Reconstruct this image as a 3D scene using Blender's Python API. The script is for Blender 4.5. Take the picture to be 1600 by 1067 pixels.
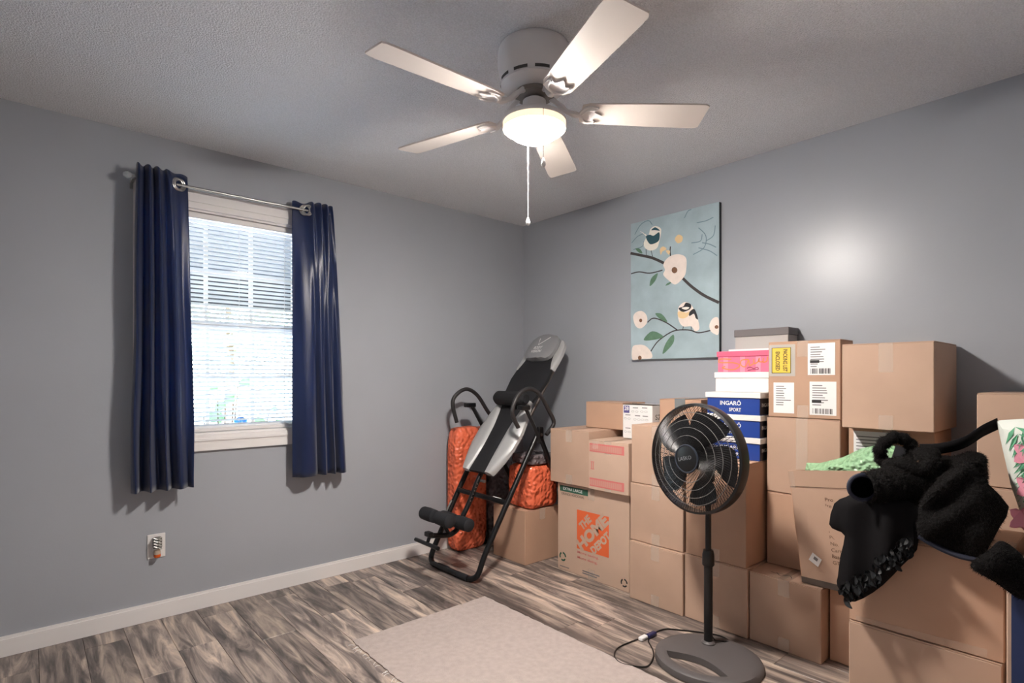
import bpy, bmesh, math, random
from mathutils import Vector, Matrix, noise, geometry
rnd = random.Random(7)
for o in list(bpy.data.objects): bpy.data.objects.remove(o)
S = bpy.context.scene
C = S.collection
# ------------------------------------------------------------------ camera, world, lights
FPX, HY, AZ, CAMH = 862.0, 590.0, math.radians(48.75), 1.22
FW = Vector((math.cos(AZ), math.sin(AZ), 0)); RT = Vector((math.sin(AZ), -math.cos(AZ), 0))
cd = bpy.data.cameras.new('camera'); cam = bpy.data.objects.new('camera', cd); C.objects.link(cam)
cam.location = (0, 0, CAMH); cam.rotation_euler = (math.pi/2, 0, AZ - math.pi/2)
cd.sensor_width = 36; cd.lens = FPX/1600*36; cd.shift_y = (HY-533.5)/1600; cd.clip_start = 0.02
S.camera = cam
S.view_settings.view_transform = 'Standard'; S.view_settings.look = 'None'
S.view_settings.exposure = 1.02; S.view_settings.gamma = 1.0; S.view_settings.use_curve_mapping = False
W = bpy.data.worlds.new('world'); S.world = W; W.use_nodes = True
wn = W.node_tree; bgn = wn.nodes['Background']
sky = wn.nodes.new('ShaderNodeTexSky'); sky.sky_type = 'NISHITA'; sky.sun_disc = False
sky.sun_elevation = math.radians(50); sky.sun_rotation = math.radians(200)
wn.links.new(sky.outputs[0], bgn.inputs[0]); bgn.inputs[1].default_value = 2.4
sd = bpy.data.lights.new('sun', 'SUN'); sd.energy = 9.0; sd.angle = 0.01; sd.color = (1, .96, .9)
so = bpy.data.objects.new('sun', sd); C.objects.link(so); so.rotation_euler = (math.radians(40), 0, math.radians(-25))
LAMP = 300.0   # radiance of the ceiling fan's glass bowl, the room's own lamp
# ------------------------------------------------------------------ helpers
def U(px, py, axis, val):
    l = (px-800)/FPX
    d = FW + RT*l + Vector((0, 0, (HY-py)/FPX)); o = Vector((0, 0, CAMH)); i = 'xyz'.index(axis)
    return o + d*((val-o[i])/d[i])
def lin(c): return tuple((v/255/12.92 if v/255 <= .04045 else ((v/255+.055)/1.055)**2.4) for v in c)
MATS = {}
def mat(name, rgb, rough=.6, metal=0, var=0, vscale=8, bump=0, bscale=60, coat=0, spec=.5, alpha=1, emit=0, sheen=0, trans=None, stretch=None, objvar=0, voro=False, bdist=0):
    if name in MATS: return MATS[name]
    m = bpy.data.materials.new(name); m.use_nodes = True; nt = m.node_tree; b = nt.nodes['Principled BSDF']
    c = lin(rgb); b.inputs['Base Color'].default_value = (*c, 1); b.inputs['Roughness'].default_value = rough
    b.inputs['Metallic'].default_value = metal; b.inputs['Coat Weight'].default_value = coat; b.inputs['Specular IOR Level'].default_value = spec
    b.inputs['Alpha'].default_value = alpha; b.inputs['Sheen Weight'].default_value = sheen
    if emit: b.inputs['Emission Color'].default_value = (*c, 1); b.inputs['Emission Strength'].default_value = emit
    co = None
    if var or bump:
        tc = nt.nodes.new('ShaderNodeTexCoord'); co = tc.outputs['Object']
        if stretch:
            mp = nt.nodes.new('ShaderNodeMapping'); mp.inputs['Scale'].default_value = stretch; nt.links.new(co, mp.inputs[0]); co = mp.outputs[0]
    if var:
        n = nt.nodes.new('ShaderNodeTexNoise'); n.inputs['Scale'].default_value = vscale; n.inputs['Detail'].default_value = 5; nt.links.new(co, n.inputs[0])
        r = nt.nodes.new('ShaderNodeMapRange'); r.inputs[1].default_value = .3; r.inputs[2].default_value = .7; r.inputs[3].default_value = 1-var; r.inputs[4].default_value = 1+var
        nt.links.new(n.outputs[0], r.inputs[0]); v = r.outputs[0]
        if objvar:
            oi = nt.nodes.new('ShaderNodeObjectInfo'); r2 = nt.nodes.new('ShaderNodeMapRange'); r2.inputs[3].default_value = 1-objvar; r2.inputs[4].default_value = 1+objvar
            nt.links.new(oi.outputs['Random'], r2.inputs[0]); mm = nt.nodes.new('ShaderNodeMath'); mm.operation = 'MULTIPLY'
            nt.links.new(v, mm.inputs[0]); nt.links.new(r2.outputs[0], mm.inputs[1]); v = mm.outputs[0]
        mx = nt.nodes.new('ShaderNodeVectorMath'); mx.operation = 'SCALE'; mx.inputs[0].default_value = c
        nt.links.new(v, mx.inputs['Scale']); nt.links.new(mx.outputs[0], b.inputs['Base Color'])
    if bump:
        if voro: n2 = nt.nodes.new('ShaderNodeTexVoronoi'); n2.feature = 'SMOOTH_F1'
        else: n2 = nt.nodes.new('ShaderNodeTexNoise'); n2.inputs['Detail'].default_value = 4
        n2.inputs['Scale'].default_value = bscale; nt.links.new(co, n2.inputs[0])
        bp = nt.nodes.new('ShaderNodeBump'); bp.inputs['Strength'].default_value = bump; bp.inputs['Distance'].default_value = bdist or (.02 if voro else .006)
        if voro: bp.invert = True
        nt.links.new(n2.outputs[0], bp.inputs['Height']); nt.links.new(bp.outputs[0], b.inputs['Normal'])
    if trans:
        t = nt.nodes.new('ShaderNodeBsdfTranslucent'); t.inputs[0].default_value = (*lin(trans[0]), 1); ms = nt.nodes.new('ShaderNodeMixShader'); ms.inputs[0].default_value = trans[1]
        nt.links.new(b.outputs[0], ms.inputs[1]); nt.links.new(t.outputs[0], ms.inputs[2]); nt.links.new(ms.outputs[0], nt.nodes['Material Output'].inputs[0])
    MATS[name] = m; return m

def thing(name, label, cat, loc=(0, 0, 0), group=None):
    o = bpy.data.objects.new(name, None); C.objects.link(o); o.location = loc; o.empty_display_size = .05
    o['label'] = label; o['category'] = cat
    if group: o['group'] = group
    return o
def ob(name, vf, m, parent=None, smooth=False, label=None, kind=None):
    v, f = vf; me = bpy.data.meshes.new(name)
    off = Vector((0, 0, 0))
    p = parent
    while p: off += p.location; p = p.parent
    me.from_pydata([Vector(a)-off for a in v], [], f); me.validate()
    bm = bmesh.new(); bm.from_mesh(me); bmesh.ops.recalc_face_normals(bm, faces=bm.faces); bm.to_mesh(me); bm.free()
    if smooth:
        for q in me.polygons: q.use_smooth = True
        try: me.set_sharp_from_angle(angle=math.radians(40))
        except Exception: pass
    me.materials.append(m)
    o = bpy.data.objects.new(name, me); C.objects.link(o); o.parent = parent
    if label: o['label'] = label
    if kind: o['kind'] = kind
    return o
def tag(o, label, cat, group=None):
    o['label'] = label; o['category'] = cat
    if group: o['group'] = group
    return o
def join(*vfs):
    V, Fc = [], []
    for v, f in vfs:
        n = len(V); V += [Vector(a) for a in v]; Fc += [tuple(i+n for i in q) for q in f]
    return V, Fc
def box(x0, x1, y0, y1, z0, z1, bev=0, seg=1):
    v = [(x, y, z) for x in (x0, x1) for y in (y0, y1) for z in (z0, z1)]
    f = [(0, 1, 3, 2), (4, 6, 7, 5), (0, 4, 5, 1), (2, 3, 7, 6), (0, 2, 6, 4), (1, 5, 7, 3)]
    if not bev: return [Vector(a) for a in v], f
    bm = bmesh.new(); bv = [bm.verts.new(a) for a in v]
    for q in f: bm.faces.new([bv[i] for i in q])
    bmesh.ops.bevel(bm, geom=list(bm.edges), offset=bev, segments=seg, affect='EDGES', profile=.5)
    bm.verts.index_update(); r = ([a.co.copy() for a in bm.verts], [tuple(a.index for a in q.verts) for q in bm.faces]); bm.free(); return r
def xf(vf, M): return [M @ Vector(a) for a in vf[0]], vf[1]
def cat(pts, n=6, closed=False):
    P = [Vector(p) for p in pts]; out = []; N = len(P)
    for i in range(N if closed else N-1):
        g = (lambda k: P[k % N]) if closed else (lambda k: P[max(0, min(N-1, k))])
        a, b, c, d = g(i-1), g(i), g(i+1), g(i+2)
        for k in range(n):
            t = k/n; out.append(.5*((2*b)+(c-a)*t+(2*a-5*b+4*c-d)*t*t+(3*b-a-3*c+d)*t**3))
    if not closed: out.append(P[-1])
    return out
def tube(pts, r, n=10, closed=False, caps=True):
    P = [Vector(p) for p in pts]; N = len(P); V = []; Fc = []
    rr = r if isinstance(r, (list, tuple)) else [r]*N
    t0 = (P[1]-P[0]).normalized(); up = Vector((0, 0, 1)) if abs(t0.z) < .9 else Vector((1, 0, 0)); nv = t0.cross(up).normalized()
    for i in range(N):
        a = P[i-1] if (i or closed) else P[i]; b = P[(i+1) % N] if (i < N-1 or closed) else P[i]
        t = (b-a).normalized(); nv = (nv-t*nv.dot(t)).normalized(); bn = t.cross(nv)
        for k in range(n):
            w = 2*math.pi*k/n; V.append(P[i]+(nv*math.cos(w)+bn*math.sin(w))*rr[i])
    for i in range(N if closed else N-1):
        j = (i+1) % N
        for k in range(n): Fc.append((i*n+k, i*n+(k+1) % n, j*n+(k+1) % n, j*n+k))
    if caps and not closed: Fc += [tuple(range(n)), tuple(reversed(range((N-1)*n, N*n)))]
    return V, Fc
def lathe(prof, c, n=32, axis='z', caps=True):
    V = []; Fc = []; c = Vector(c)
    for r, h in prof:
        for k in range(n):
            w = 2*math.pi*k/n; a, b = r*math.cos(w), r*math.sin(w)
            V.append(c+(Vector((a, b, h)) if axis == 'z' else Vector((h, a, b)) if axis == 'x' else Vector((a, h, b))))
    for i in range(len(prof)-1):
        for k in range(n): Fc.append((i*n+k, i*n+(k+1) % n, (i+1)*n+(k+1) % n, (i+1)*n+k))
    if caps and prof[0][0] > 1e-5: Fc.append(tuple(range(n)))
    if caps and prof[-1][0] > 1e-5: Fc.append(tuple(range((len(prof)-1)*n, len(prof)*n)))
    return V, Fc
def face_x(x, y, z): return lambda u, v, w=0: Vector((x-w, y-u, z+v))       # print on a face that looks towards -X
def face_y(x, y, z): return lambda u, v, w=0: Vector((x+u, y-w, z+v))       # print on a face that looks towards -Y
EPS = .0012
def flat(fr, poly, w=EPS): return [fr(a, b, w) for a, b in poly], [tuple(range(len(poly)))]
def rect(u0, u1, v0, v1): return [(u0, v0), (u1, v0), (u1, v1), (u0, v1)]
def strokes(fr, pl, wd, w=EPS):
    V, Fc = [], []
    for P in pl:
        P = [Vector(p).to_2d() for p in P]; n0 = len(V)
        for i, p in enumerate(P):
            t = (P[min(i+1, len(P)-1)]-P[max(i-1, 0)]); t = t.normalized() if t.length else Vector((1, 0)); q = Vector((-t.y, t.x))*wd/2
            V += [fr(*(p+q), w), fr(*(p-q), w)]
        for i in range(len(P)-1): Fc.append((n0+2*i, n0+2*i+1, n0+2*i+3, n0+2*i+2))
    return V, Fc
def c2(pts, n=6, closed=False): return [(p.x, p.y) for p in cat([(a, b, 0) for a, b in pts], n, closed)]
def text(fr, s, u, v, h, width=None, w=EPS+.0003, rot=0, bold=.0, shear=0):
    cu = bpy.data.curves.new('t', 'FONT'); cu.body = s; cu.size = 1; cu.resolution_u = 3; cu.offset = bold; cu.shear = shear
    o = bpy.data.objects.new('t', cu); C.objects.link(o); dg = bpy.context.evaluated_depsgraph_get()
    me = bpy.data.meshes.new_from_object(o.evaluated_get(dg)); bpy.data.objects.remove(o)
    co = [a.co.copy() for a in me.vertices]; fs = [tuple(p.vertices) for p in me.polygons]; bpy.data.meshes.remove(me)
    x0 = min(a.x for a in co); x1 = max(a.x for a in co); y0 = min(a.y for a in co); y1 = max(a.y for a in co)
    sy = h/(y1-y0); sx = (width/(x1-x0)) if width else sy; V = []
    cr, sr = math.cos(rot), math.sin(rot)
    for a in co:
        p, q = (a.x-x0)*sx, (a.y-y0)*sy; V.append(fr(u+p*cr-q*sr, v+p*sr+q*cr, w))
    return V, fs
def inflate(outline, step, tf, tb, xc, fold=None, plane='x', rim=.05):
    """closed pillow: outline in (y,z), front bulges towards -X by tf, back towards +X by tb"""
    P = [Vector(p).to_2d() for p in outline]; N = len(P)
    def dist(p):
        d = 9
        for i in range(N):
            a, b = P[i], P[(i+1) % N]; ab = b-a; t = max(0, min(1, (p-a).dot(ab)/max(ab.length_squared, 1e-12))); d = min(d, (p-a-ab*t).length)
        return d
    ys = [p.x for p in P]; zs = [p.y for p in P]; pts = list(P)
    a = min(ys)
    while a < max(ys):
        b = min(zs)
        while b < max(zs):
            p = Vector((a+rnd.uniform(-.2, .2)*step, b+rnd.uniform(-.2, .2)*step))
            if dist(p) > step*.6: pts.append(p)
            b += step
        a += step
    r = geometry.delaunay_2d_cdt(pts, [(i, (i+1) % N) for i in range(N)], [list(range(N))], 1, 1e-6)
    q, tri = r[0], r[2]; V = []; n = len(q); D = [dist(p) for p in q]
    for p, d in zip(q, D):
        s = math.sqrt(max(0, 1-(1-min(d/rim, 1))**2)); k = fold(p.x, p.y)*s if fold else 0; V.append(Vector((xc-tf*s-k, p.x, p.y)))
    idx = {}
    for i, (p, d) in enumerate(zip(q, D)):
        if d < 1e-4: idx[i] = i
        else:
            s = math.sqrt(max(0, 1-(1-min(d/rim, 1))**2)); idx[i] = len(V); V.append(Vector((xc+tb*s, p.x, p.y)))
    return V, [tuple(t) for t in tri]+[tuple(idx[i] for i in reversed(t)) for t in tri]
# ------------------------------------------------------------------ materials
M_wall = mat('grey_wall_paint', (161, 164, 170), .33, var=.03, vscale=2, bump=.05, bscale=90, spec=.42)
M_ceil = mat('popcorn_ceiling', (240, 241, 244), .8, var=.1, vscale=170, bump=1.0, bscale=150, spec=.6, bdist=.013)  # fine mottling in the ceiling colour stands for glints on the popcorn
M_white = mat('white_trim_paint', (226, 222, 220), .4)
M_black = mat('black_metal', (18, 18, 20), .32, metal=.3)
M_blackp = mat('black_plastic', (15, 15, 16), .35)
M_foam = mat('black_foam', (24, 25, 30), .8, bump=.2, bscale=300)
M_steel = mat('brushed_steel', (170, 170, 168), .3, metal=1)
M_silver = mat('silver_vinyl', (150, 150, 152), .4, metal=.35)
M_silver2 = mat('light_silver_vinyl', (172, 172, 172), .42, metal=.2)
M_fanw = mat('white_fan_enamel', (226, 221, 219), .38)
M_card = [mat('cardboard_'+n, c, .75, var=.05, vscale=5, bump=.03, bscale=40, objvar=.07) for n, c in (('tan', (190, 159, 138)), ('warm', (187, 151, 127)), ('pale', (193, 165, 145)))]
M_tape = mat('clear_tape', (236, 220, 204), .12, alpha=.2)
M_paper = mat('white_paper', (232, 231, 230), .6)
M_ink = mat('grey_ink', (120, 118, 120), .7); M_ink2 = mat('black_ink', (40, 38, 38), .7); M_brownink = mat('brown_ink', (92, 66, 50), .7)
M_orange = mat('orange_ink', (226, 104, 58), .7); M_green = mat('green_ink', (44, 88, 70), .7); M_pinkink = mat('red_ink', (206, 116, 112), .7)
M_navy = mat('navy_satin', (20, 35, 74), .34, sheen=.3, trans=((48, 120, 180), .22), bump=.04, bscale=30)
M_cloth = mat('black_cloth', (15, 13, 15), .8, spec=.15); M_petal = mat('black_petal', (22, 23, 25), .5)
M_fur = mat('black_fur', (13, 11, 11), .7, var=.5, vscale=60, bump=1.0, bscale=160, spec=.12)
# ------------------------------------------------------------------ room
XR, YL, XB, YB, HC = 3.0, 3.285, -.28, -.36, 2.44
def struct(name, vf, m, parent=None, smooth=False):
    o = ob(name, vf, m, parent, smooth)
    if not parent: o['kind'] = 'structure'
    return o
WX0, WX1, WZ0, WZ1 = .455, 1.245, .915, 2.11       # window opening
fl = struct('floor', box(XB-.1, XR+.1, YB-.1, YL+.12, -.08, -.0065), mat('dark_subfloor', (40, 36, 34), .8))
struct('ceiling', box(XB-.1, XR+.1, YB-.1, YL+.12, HC, HC+.1), M_ceil)
struct('wall_left', join(box(XB-.1, WX0, YL, YL+.13, 0, HC), box(WX1, XR+.1, YL, YL+.13, 0, HC), box(WX0, WX1, YL, YL+.13, 0, WZ0), box(WX0, WX1, YL, YL+.13, WZ1, HC)), M_wall)
struct('wall_right', box(XR, XR+.1, YB-.1, YL, 0, HC), M_wall)
struct('wall_back', box(XB, XR, YB-.1, YB, 0, HC), M_wall)
struct('wall_side', box(XB-.1, XB, YB-.1, YL, 0, HC), M_wall)
def baseb(x0, x1, y0, y1): return join(box(x0, x1, y0, y1, .0, .078), box(x0, x1, (y0+.004 if y1-y0 < .05 else y0), y1, .078, .088))
struct('baseboard_left', join(box(XB, XR-.014, YL-.013, YL-.0005, 0, .076), box(XB, XR-.014, YL-.009, YL-.0005, .076, .088)), M_white)
struct('baseboard_right', box(XR-.013, XR-.0005, YB, YL-.014, 0, .088), M_white)
# floor planks, each a piece
pm = bpy.data.materials.new('grey_wood_vinyl'); pm.use_nodes = True; nt = pm.node_tree; b = nt.nodes['Principled BSDF']
tc = nt.nodes.new('ShaderNodeTexCoord'); oi = nt.nodes.new('ShaderNodeObjectInfo'); ad = nt.nodes.new('ShaderNodeVectorMath'); ad.operation = 'ADD'
mlt = nt.nodes.new('ShaderNodeMath'); mlt.operation = 'MULTIPLY'; mlt.inputs[1].default_value = 37; nt.links.new(oi.outputs['Random'], mlt.inputs[0])
nt.links.new(tc.outputs['Object'], ad.inputs[0]); nt.links.new(mlt.outputs[0], ad.inputs[1])
mp = nt.nodes.new('ShaderNodeMapping'); mp.inputs['Scale'].default_value = (11, 1.3, 1); nt.links.new(ad.outputs[0], mp.inputs[0])
n1 = nt.nodes.new('ShaderNodeTexNoise'); n1.inputs['Scale'].default_value = 1.6; n1.inputs['Detail'].default_value = 9; n1.inputs['Roughness'].default_value = .62; n1.inputs['Distortion'].default_value = .9; nt.links.new(mp.outputs[0], n1.inputs[0])
cr = nt.nodes.new('ShaderNodeValToRGB'); nt.links.new(n1.outputs[0], cr.inputs[0])
for i, (p, c) in enumerate(((.33, (66, 60, 58)), (.46, (118, 107, 102)), (.55, (164, 148, 138)), (.68, (212, 192, 174)))):
    e = cr.color_ramp.elements[i] if i < 2 else cr.color_ramp.elements.new(p); e.position = p; e.color = (*lin(c), 1)
mr = nt.nodes.new('ShaderNodeMapRange'); mr.inputs[3].default_value = .72; mr.inputs[4].default_value = 1.18; nt.links.new(oi.outputs['Random'], mr.inputs[0])
vs = nt.nodes.new('ShaderNodeVectorMath'); vs.operation = 'SCALE'; nt.links.new(cr.outputs[0], vs.inputs[0]); nt.links.new(mr.outputs[0], vs.inputs['Scale']); nt.links.new(vs.outputs[0], b.inputs['Base Color'])
b.inputs['Roughness'].default_value = .38
PW = .157; i = 0
x = .348-PW*4
while x < XR:
    y = YB-rnd.uniform(.1, 1.1)
    while y < YL-.02:
        y1 = min(y+1.22, YL-.014); yy = max(y, YB); xa, xb = max(x, XB), min(x+PW, XR-.014)
        if y1-yy > .02 and xb-xa > .02: ob('plank', box(xa+.0006, xb-.0006, yy+.0006, y1-.0006, -.006, 0, .0012), pm, fl)
        y += 1.22
    x += PW
# window
wd = bpy.data.objects.new('window_1', None); C.objects.link(wd); wd.location = ((WX0+WX1)/2, YL, WZ0); wd['kind'] = 'structure'
cw = .066
ob('casing', join(box(WX0-cw, WX0+.004, YL-.018, YL-.0005, WZ0-.082, WZ1+.088), box(WX1-.004, WX1+cw, YL-.018, YL-.0005, WZ0-.082, WZ1+.088),
   box(WX0+.004, WX1-.004, YL-.018, YL-.0005, WZ1-.002, WZ1+.088), box(WX0+.004, WX1-.004, YL-.018, YL-.0005, WZ0-.082, WZ0+.002), box(WX0-.01, WX1+.01, YL-.026, YL-.018, WZ1+.03, WZ1+.045), box(WX0-.01, WX1+.01, YL-.024, YL-.018, WZ0-.03, WZ0-.018)), M_white, wd)
ob('jamb', join(box(WX0+.0005, WX0+.012, YL, YL+.125, WZ0, WZ1), box(WX1-.012, WX1-.0005, YL, YL+.125, WZ0, WZ1), box(WX0+.012, WX1-.012, YL, YL+.125, WZ1-.012, WZ1-.0005), box(WX0+.012, WX1-.012, YL, YL+.125, WZ0+.0005, WZ0+.012)), M_white, wd)
gm = bpy.data.materials.new('window_glass'); gm.use_nodes = True; g = gm.node_tree; g.nodes.remove(g.nodes['Principled BSDF'])
tb_ = g.nodes.new('ShaderNodeBsdfTransparent'); gb = g.nodes.new('ShaderNodeBsdfGlossy'); gb.inputs['Roughness'].default_value = .02; ms = g.nodes.new('ShaderNodeMixShader'); ms.inputs[0].default_value = .025
g.links.new(tb_.outputs[0], ms.inputs[1]); g.links.new(gb.outputs[0], ms.inputs[2]); g.links.new(ms.outputs[0], g.nodes['Material Output'].inputs[0])
zm = 1.505
for (za, zb, yo) in ((WZ0+.012, zm+.02, .06), (zm-.02, WZ1-.012, .09)):
    y0, y1 = YL+yo, YL+yo+.028; xa, xb = WX0+.012, WX1-.012; t = .034
    s = ob('sash', join(box(xa, xa+t, y0, y1, za, zb), box(xb-t, xb, y0, y1, za, zb), box(xa+t, xb-t, y0, y1, za, za+t), box(xa+t, xb-t, y0, y1, zb-t, zb)), M_white, wd)
    gx = [xa+t+(xb-xa-2*t)*k/3 for k in range(4)]; gz = [za+t, (za+zb)/2, zb-t]
    for k in (1, 2): ob('muntin', box(gx[k]-.009, gx[k]+.009, y0+.004, y1-.004, za+t, zb-t), M_white, s)
    for k in range(3): ob('muntin', box(gx[k]+.009, gx[k+1]-.009, y0+.004, y1-.004, gz[1]-.009, gz[1]+.009), M_white, s)
    for k in range(3):
        for j in range(2): ob('pane', box(gx[k], gx[k+1], y0+.012, y0+.015, gz[j], gz[j+1]), gm, s)
# blind
bl = thing('window_blind', 'white mini blind with thin open slats lowered over the window', 'blind', ((WX0+WX1)/2, YL+.03, WZ0+.02))
M_slat = mat('white_slat', (222, 224, 226), .45, trans=((235, 240, 245), .12))
ob('headrail', box(WX0+.016, WX1-.016, YL+.012, YL+.042, WZ1-.045, WZ1-.014, .003), M_white, bl)
nsl = 48; z0, z1 = WZ0+.05, WZ1-.058; w = .0125; an = math.radians(30)
for k in range(nsl):
    z = z0+(z1-z0)*k/(nsl-1); V = []
    for xx in (WX0+.018, WX1-.018):
        for q in (-1, -.4, .4, 1): V.append((xx, YL+.027+q*w*math.cos(an), z-q*w*math.sin(an)+.0022*(1-q*q)))
    ob('slat', (V, [(0, 1, 5, 4), (1, 2, 6, 5), (2, 3, 7, 6)]), M_slat, bl, True)
ob('bottom_rail', box(WX0+.018, WX1-.018, YL+.016, YL+.038, WZ0+.016, WZ0+.034, .003), M_white, bl)
for xx in (WX0+.12, (WX0+WX1)/2+.03, WX1-.12): ob('ladder_cord', tube([(xx, YL+.0135, WZ0+.03), (xx, YL+.0135, WZ1-.045)], .0009, 5), M_white, bl)
# outside: ground, porch roof, trees, shrub, ornament
struct('ground_outside', box(-14, 16, YL+.2, 30, -.4, -.3), mat('pale_concrete', (214, 210, 200), .85, var=.06, vscale=1))
struct('porch_roof', join(box(-3, 5, YL+.14, 7.62, 2.5, 2.6), box(-3, 5, 7.5, 7.62, 2.106, 2.5)), mat('grey_porch_paint', (44, 48, 54), .8))
M_leaf = mat('tree_leaf', (150, 160, 128), .6, trans=((190, 205, 160), .3), var=.3, vscale=3); M_bark = mat('bark', (96, 80, 66), .9)
def leaves(cx, cy, cz, rx, ry, rz, n, s):
    V, Fc = [], []
    for _ in range(n):
        d = Vector((rnd.gauss(0, 1), rnd.gauss(0, 1), rnd.gauss(0, 1))).normalized()*rnd.uniform(.55, 1)
        p = Vector((cx+d.x*rx, cy+d.y*ry, cz+d.z*rz)); a = Vector((rnd.gauss(0, 1), rnd.gauss(0, 1), rnd.gauss(0, 1))).normalized(); bb = a.orthogonal().normalized()
        k = len(V); q = s*rnd.uniform(.6, 1.3); V += [p-a*q, p+bb*q*.5, p+a*q, p-bb*q*.5]; Fc.append((k, k+1, k+2, k+3))
    return V, Fc
for k, (tx, ty, lb) in enumerate(((.4, 12.5, 'leafy green tree beyond the driveway, left in the window'), (3.3, 13.2, 'leafy green tree beyond the driveway, middle of the window view'), (6.2, 12.8, 'leafy green tree beyond the driveway, right in the window'))):
    t = thing('tree', lb, 'tree', (tx, ty, -.3), 'trees seen through the window')
    ob('crown', leaves(tx, ty, 3.0, 1.38, 1.2, 1.75, 1500, .13), M_leaf, t); ob('trunk', tube([(tx, ty, -.3), (tx+.05, ty, 1), (tx, ty, 2.8)], [.13, .1, .06]), M_bark, t)
sh = thing('garden_shrub', 'sparse shrub with broad green leaves just outside the window', 'shrub', (.95, 3.95, -.3))
M_leaf2 = mat('broad_leaf', (120, 146, 124), .5, trans=((150, 190, 130), .3))
def leaf3(p, d, up, L, wd_):
    d = Vector(d).normalized(); s = d.cross(Vector(up)).normalized(); n = s.cross(d); V = []; Fc = []
    for i, (t, q) in enumerate(((0, .05), (.25, .8), (.5, 1), (.75, .7), (1, .04))):
        c = Vector(p)+d*L*t+n*(.12*L*math.sin(t*3)); V += [c-s*wd_*q/2+n*.006, c, c+s*wd_*q/2+n*.006]
    for i in range(4):
        for j in range(2): Fc.append((i*3+j, i*3+j+1, i*3+j+4, i*3+j+3))
    return V, Fc
for (px, py, L) in ((365, 618, .11), (352, 628, .1), (372, 600, .1), (300, 655, .13), (318, 652, .12), (335, 662, .12), (392, 655, .12), (402, 662, .11), (432, 655, .09), (345, 645, .1), (310, 668, .12), (358, 665, .13), (422, 640, .07), (340, 605, .07)):
    e = U(px, py, 'y', 3.92+rnd.uniform(-.06, .15)); base = Vector((.95+(e.x-.95)*.4, 3.95, -.3)); mid = (e+base)/2+Vector((0, 0, .25))
    st = ob('stem', tube(cat([base, mid, e], 5), .004, 5), M_bark, sh); ob('leaf', leaf3(e, (rnd.uniform(-1, 1), -.25, rnd.uniform(-.6, .2)), (0, -1, .4), L, L*.62), M_leaf2, sh, True)
gz = thing('garden_ornament', 'round blue glass ornament on a stake among the shrub leaves', 'ornament', (.985, 3.66, -.3))
ob('ball', lathe([(.001, -.045)]+[(.045*math.cos(a*math.pi/12), .045*math.sin(a*math.pi/12)) for a in range(-5, 6)]+[(.001, .045)], (.985, 3.66, .935), 20), mat('blue_glass', (40, 110, 190), .15), gz, True)
ob('stake', tube([(.985, 3.66, -.3), (.985, 3.66, .9)], .005, 6), M_black, gz)
# ------------------------------------------------------------------ curtain rod and curtains
ZR, YR = 2.192, 3.2
rd = thing('curtain_rod', 'thin silver curtain rod above the window with a clear ball finial', 'curtain rod', (.9, YL, ZR))
ob('rod', tube([(.372, YR, ZR), (1.335, YR, ZR)], .0075, 12), M_steel, rd, True)
M_clear = mat('clear_acrylic', (190, 196, 200), .08, alpha=.6, spec=.8)
for xx in (.357, 1.35): ob('finial', lathe([(.004, -.018), (.011, -.014), (.018, 0), (.011, .014), (.004, .018)], (xx, YR, ZR), 14, 'x'), M_clear, rd, True)
for xx in (.385, 1.33): ob('bracket', join(box(xx-.006, xx+.006, YR+.004, YL-.001, ZR-.012, ZR-.004), box(xx-.009, xx+.009, YL-.005, YL-.001, ZR-.04, ZR+.02)), M_steel, rd)
def curtain(label, top, bot, zt, zb, grom, seed):
    t = thing('curtain', label, 'curtain', ((top[0][0]+top[-1][0])/2, YR, zb), 'navy grommet curtains')
    A = cat([(a, b_, 0) for a, b_ in top], 7); B = cat([(a, b_, 0) for a, b_ in bot], 7); n = len(A); m = 46; V = []; Fc = []
    for j in range(m+1):
        s = j/m; k = s**.8
        for i in range(n):
            p = A[i].lerp(B[i], k); q = noise.noise(Vector((i*.14+seed, s*3.2, seed)))*.016*s
            V.append(Vector((p.x+q, min(YR+p.y+q, YL-.022), zt+(zb-zt)*s+.006*math.sin(i*.45)*(1-s))))
    for j in range(m):
        for i in range(n-1): Fc.append((j*n+i, j*n+i+1, (j+1)*n+i+1, (j+1)*n+i))
    o = ob('panel', (V, Fc), M_navy, t, True); md = o.modifiers.new('thick', 'SOLIDIFY'); md.thickness = .0022; md.offset = 0
    for (gx, gy, ang) in grom:
        M = Matrix.Translation((gx, YR+gy, ZR)) @ Matrix.Rotation(ang, 4, 'Z')
        ring = [(math.cos(a)*.027, 0, math.sin(a)*.027) for a in [2*math.pi*k/24 for k in range(24)]]
        ob('grommet', xf(tube(ring, .0062, 8, True), M), M_steel, t, True)
wv = lambda x0, x1, n, a, ph=0: [(x0+(x1-x0)*i/(2*n), a*(1 if (i+ph) % 2 else -1)) for i in range(2*n+1)]
curtain('navy blue satin curtain left of the window blind, its wide flat edge towards the glass', [(.392, -.012), (.398, -.048), (.423, -.012), (.442, -.048), (.462, -.012), (.478, -.046), (.505, -.012), (.525, -.03), (.566, 0), (.613, .022)],
        [(.374, .012), (.386, -.04), (.42, .03), (.45, -.045), (.482, .02), (.51, -.05), (.542, .01), (.575, -.05), (.61, .0), (.636, -.03)], 2.246, .664, [(.564, -.009, .42), (.575, -.003, .42)], 1.3)
curtain('navy blue satin curtain right of the window blind, bunched towards the room corner', [(1.142, .022), (1.18, .018), (1.222, 0), (1.243, -.034), (1.26, -.013), (1.285, -.046), (1.3, -.013), (1.322, -.046), (1.34, -.014), (1.362, -.03)],
        [(1.138, .012), (1.19, -.03), (1.25, -.035), (1.29, .02), (1.315, -.04), (1.345, .01), (1.37, -.045), (1.4, .01), (1.43, -.04), (1.462, .01)], 2.236, .648, [(1.208, .0, -.35), (1.216, -.005, -.35), (1.223, -.010, -.35)], 5.1)
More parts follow.
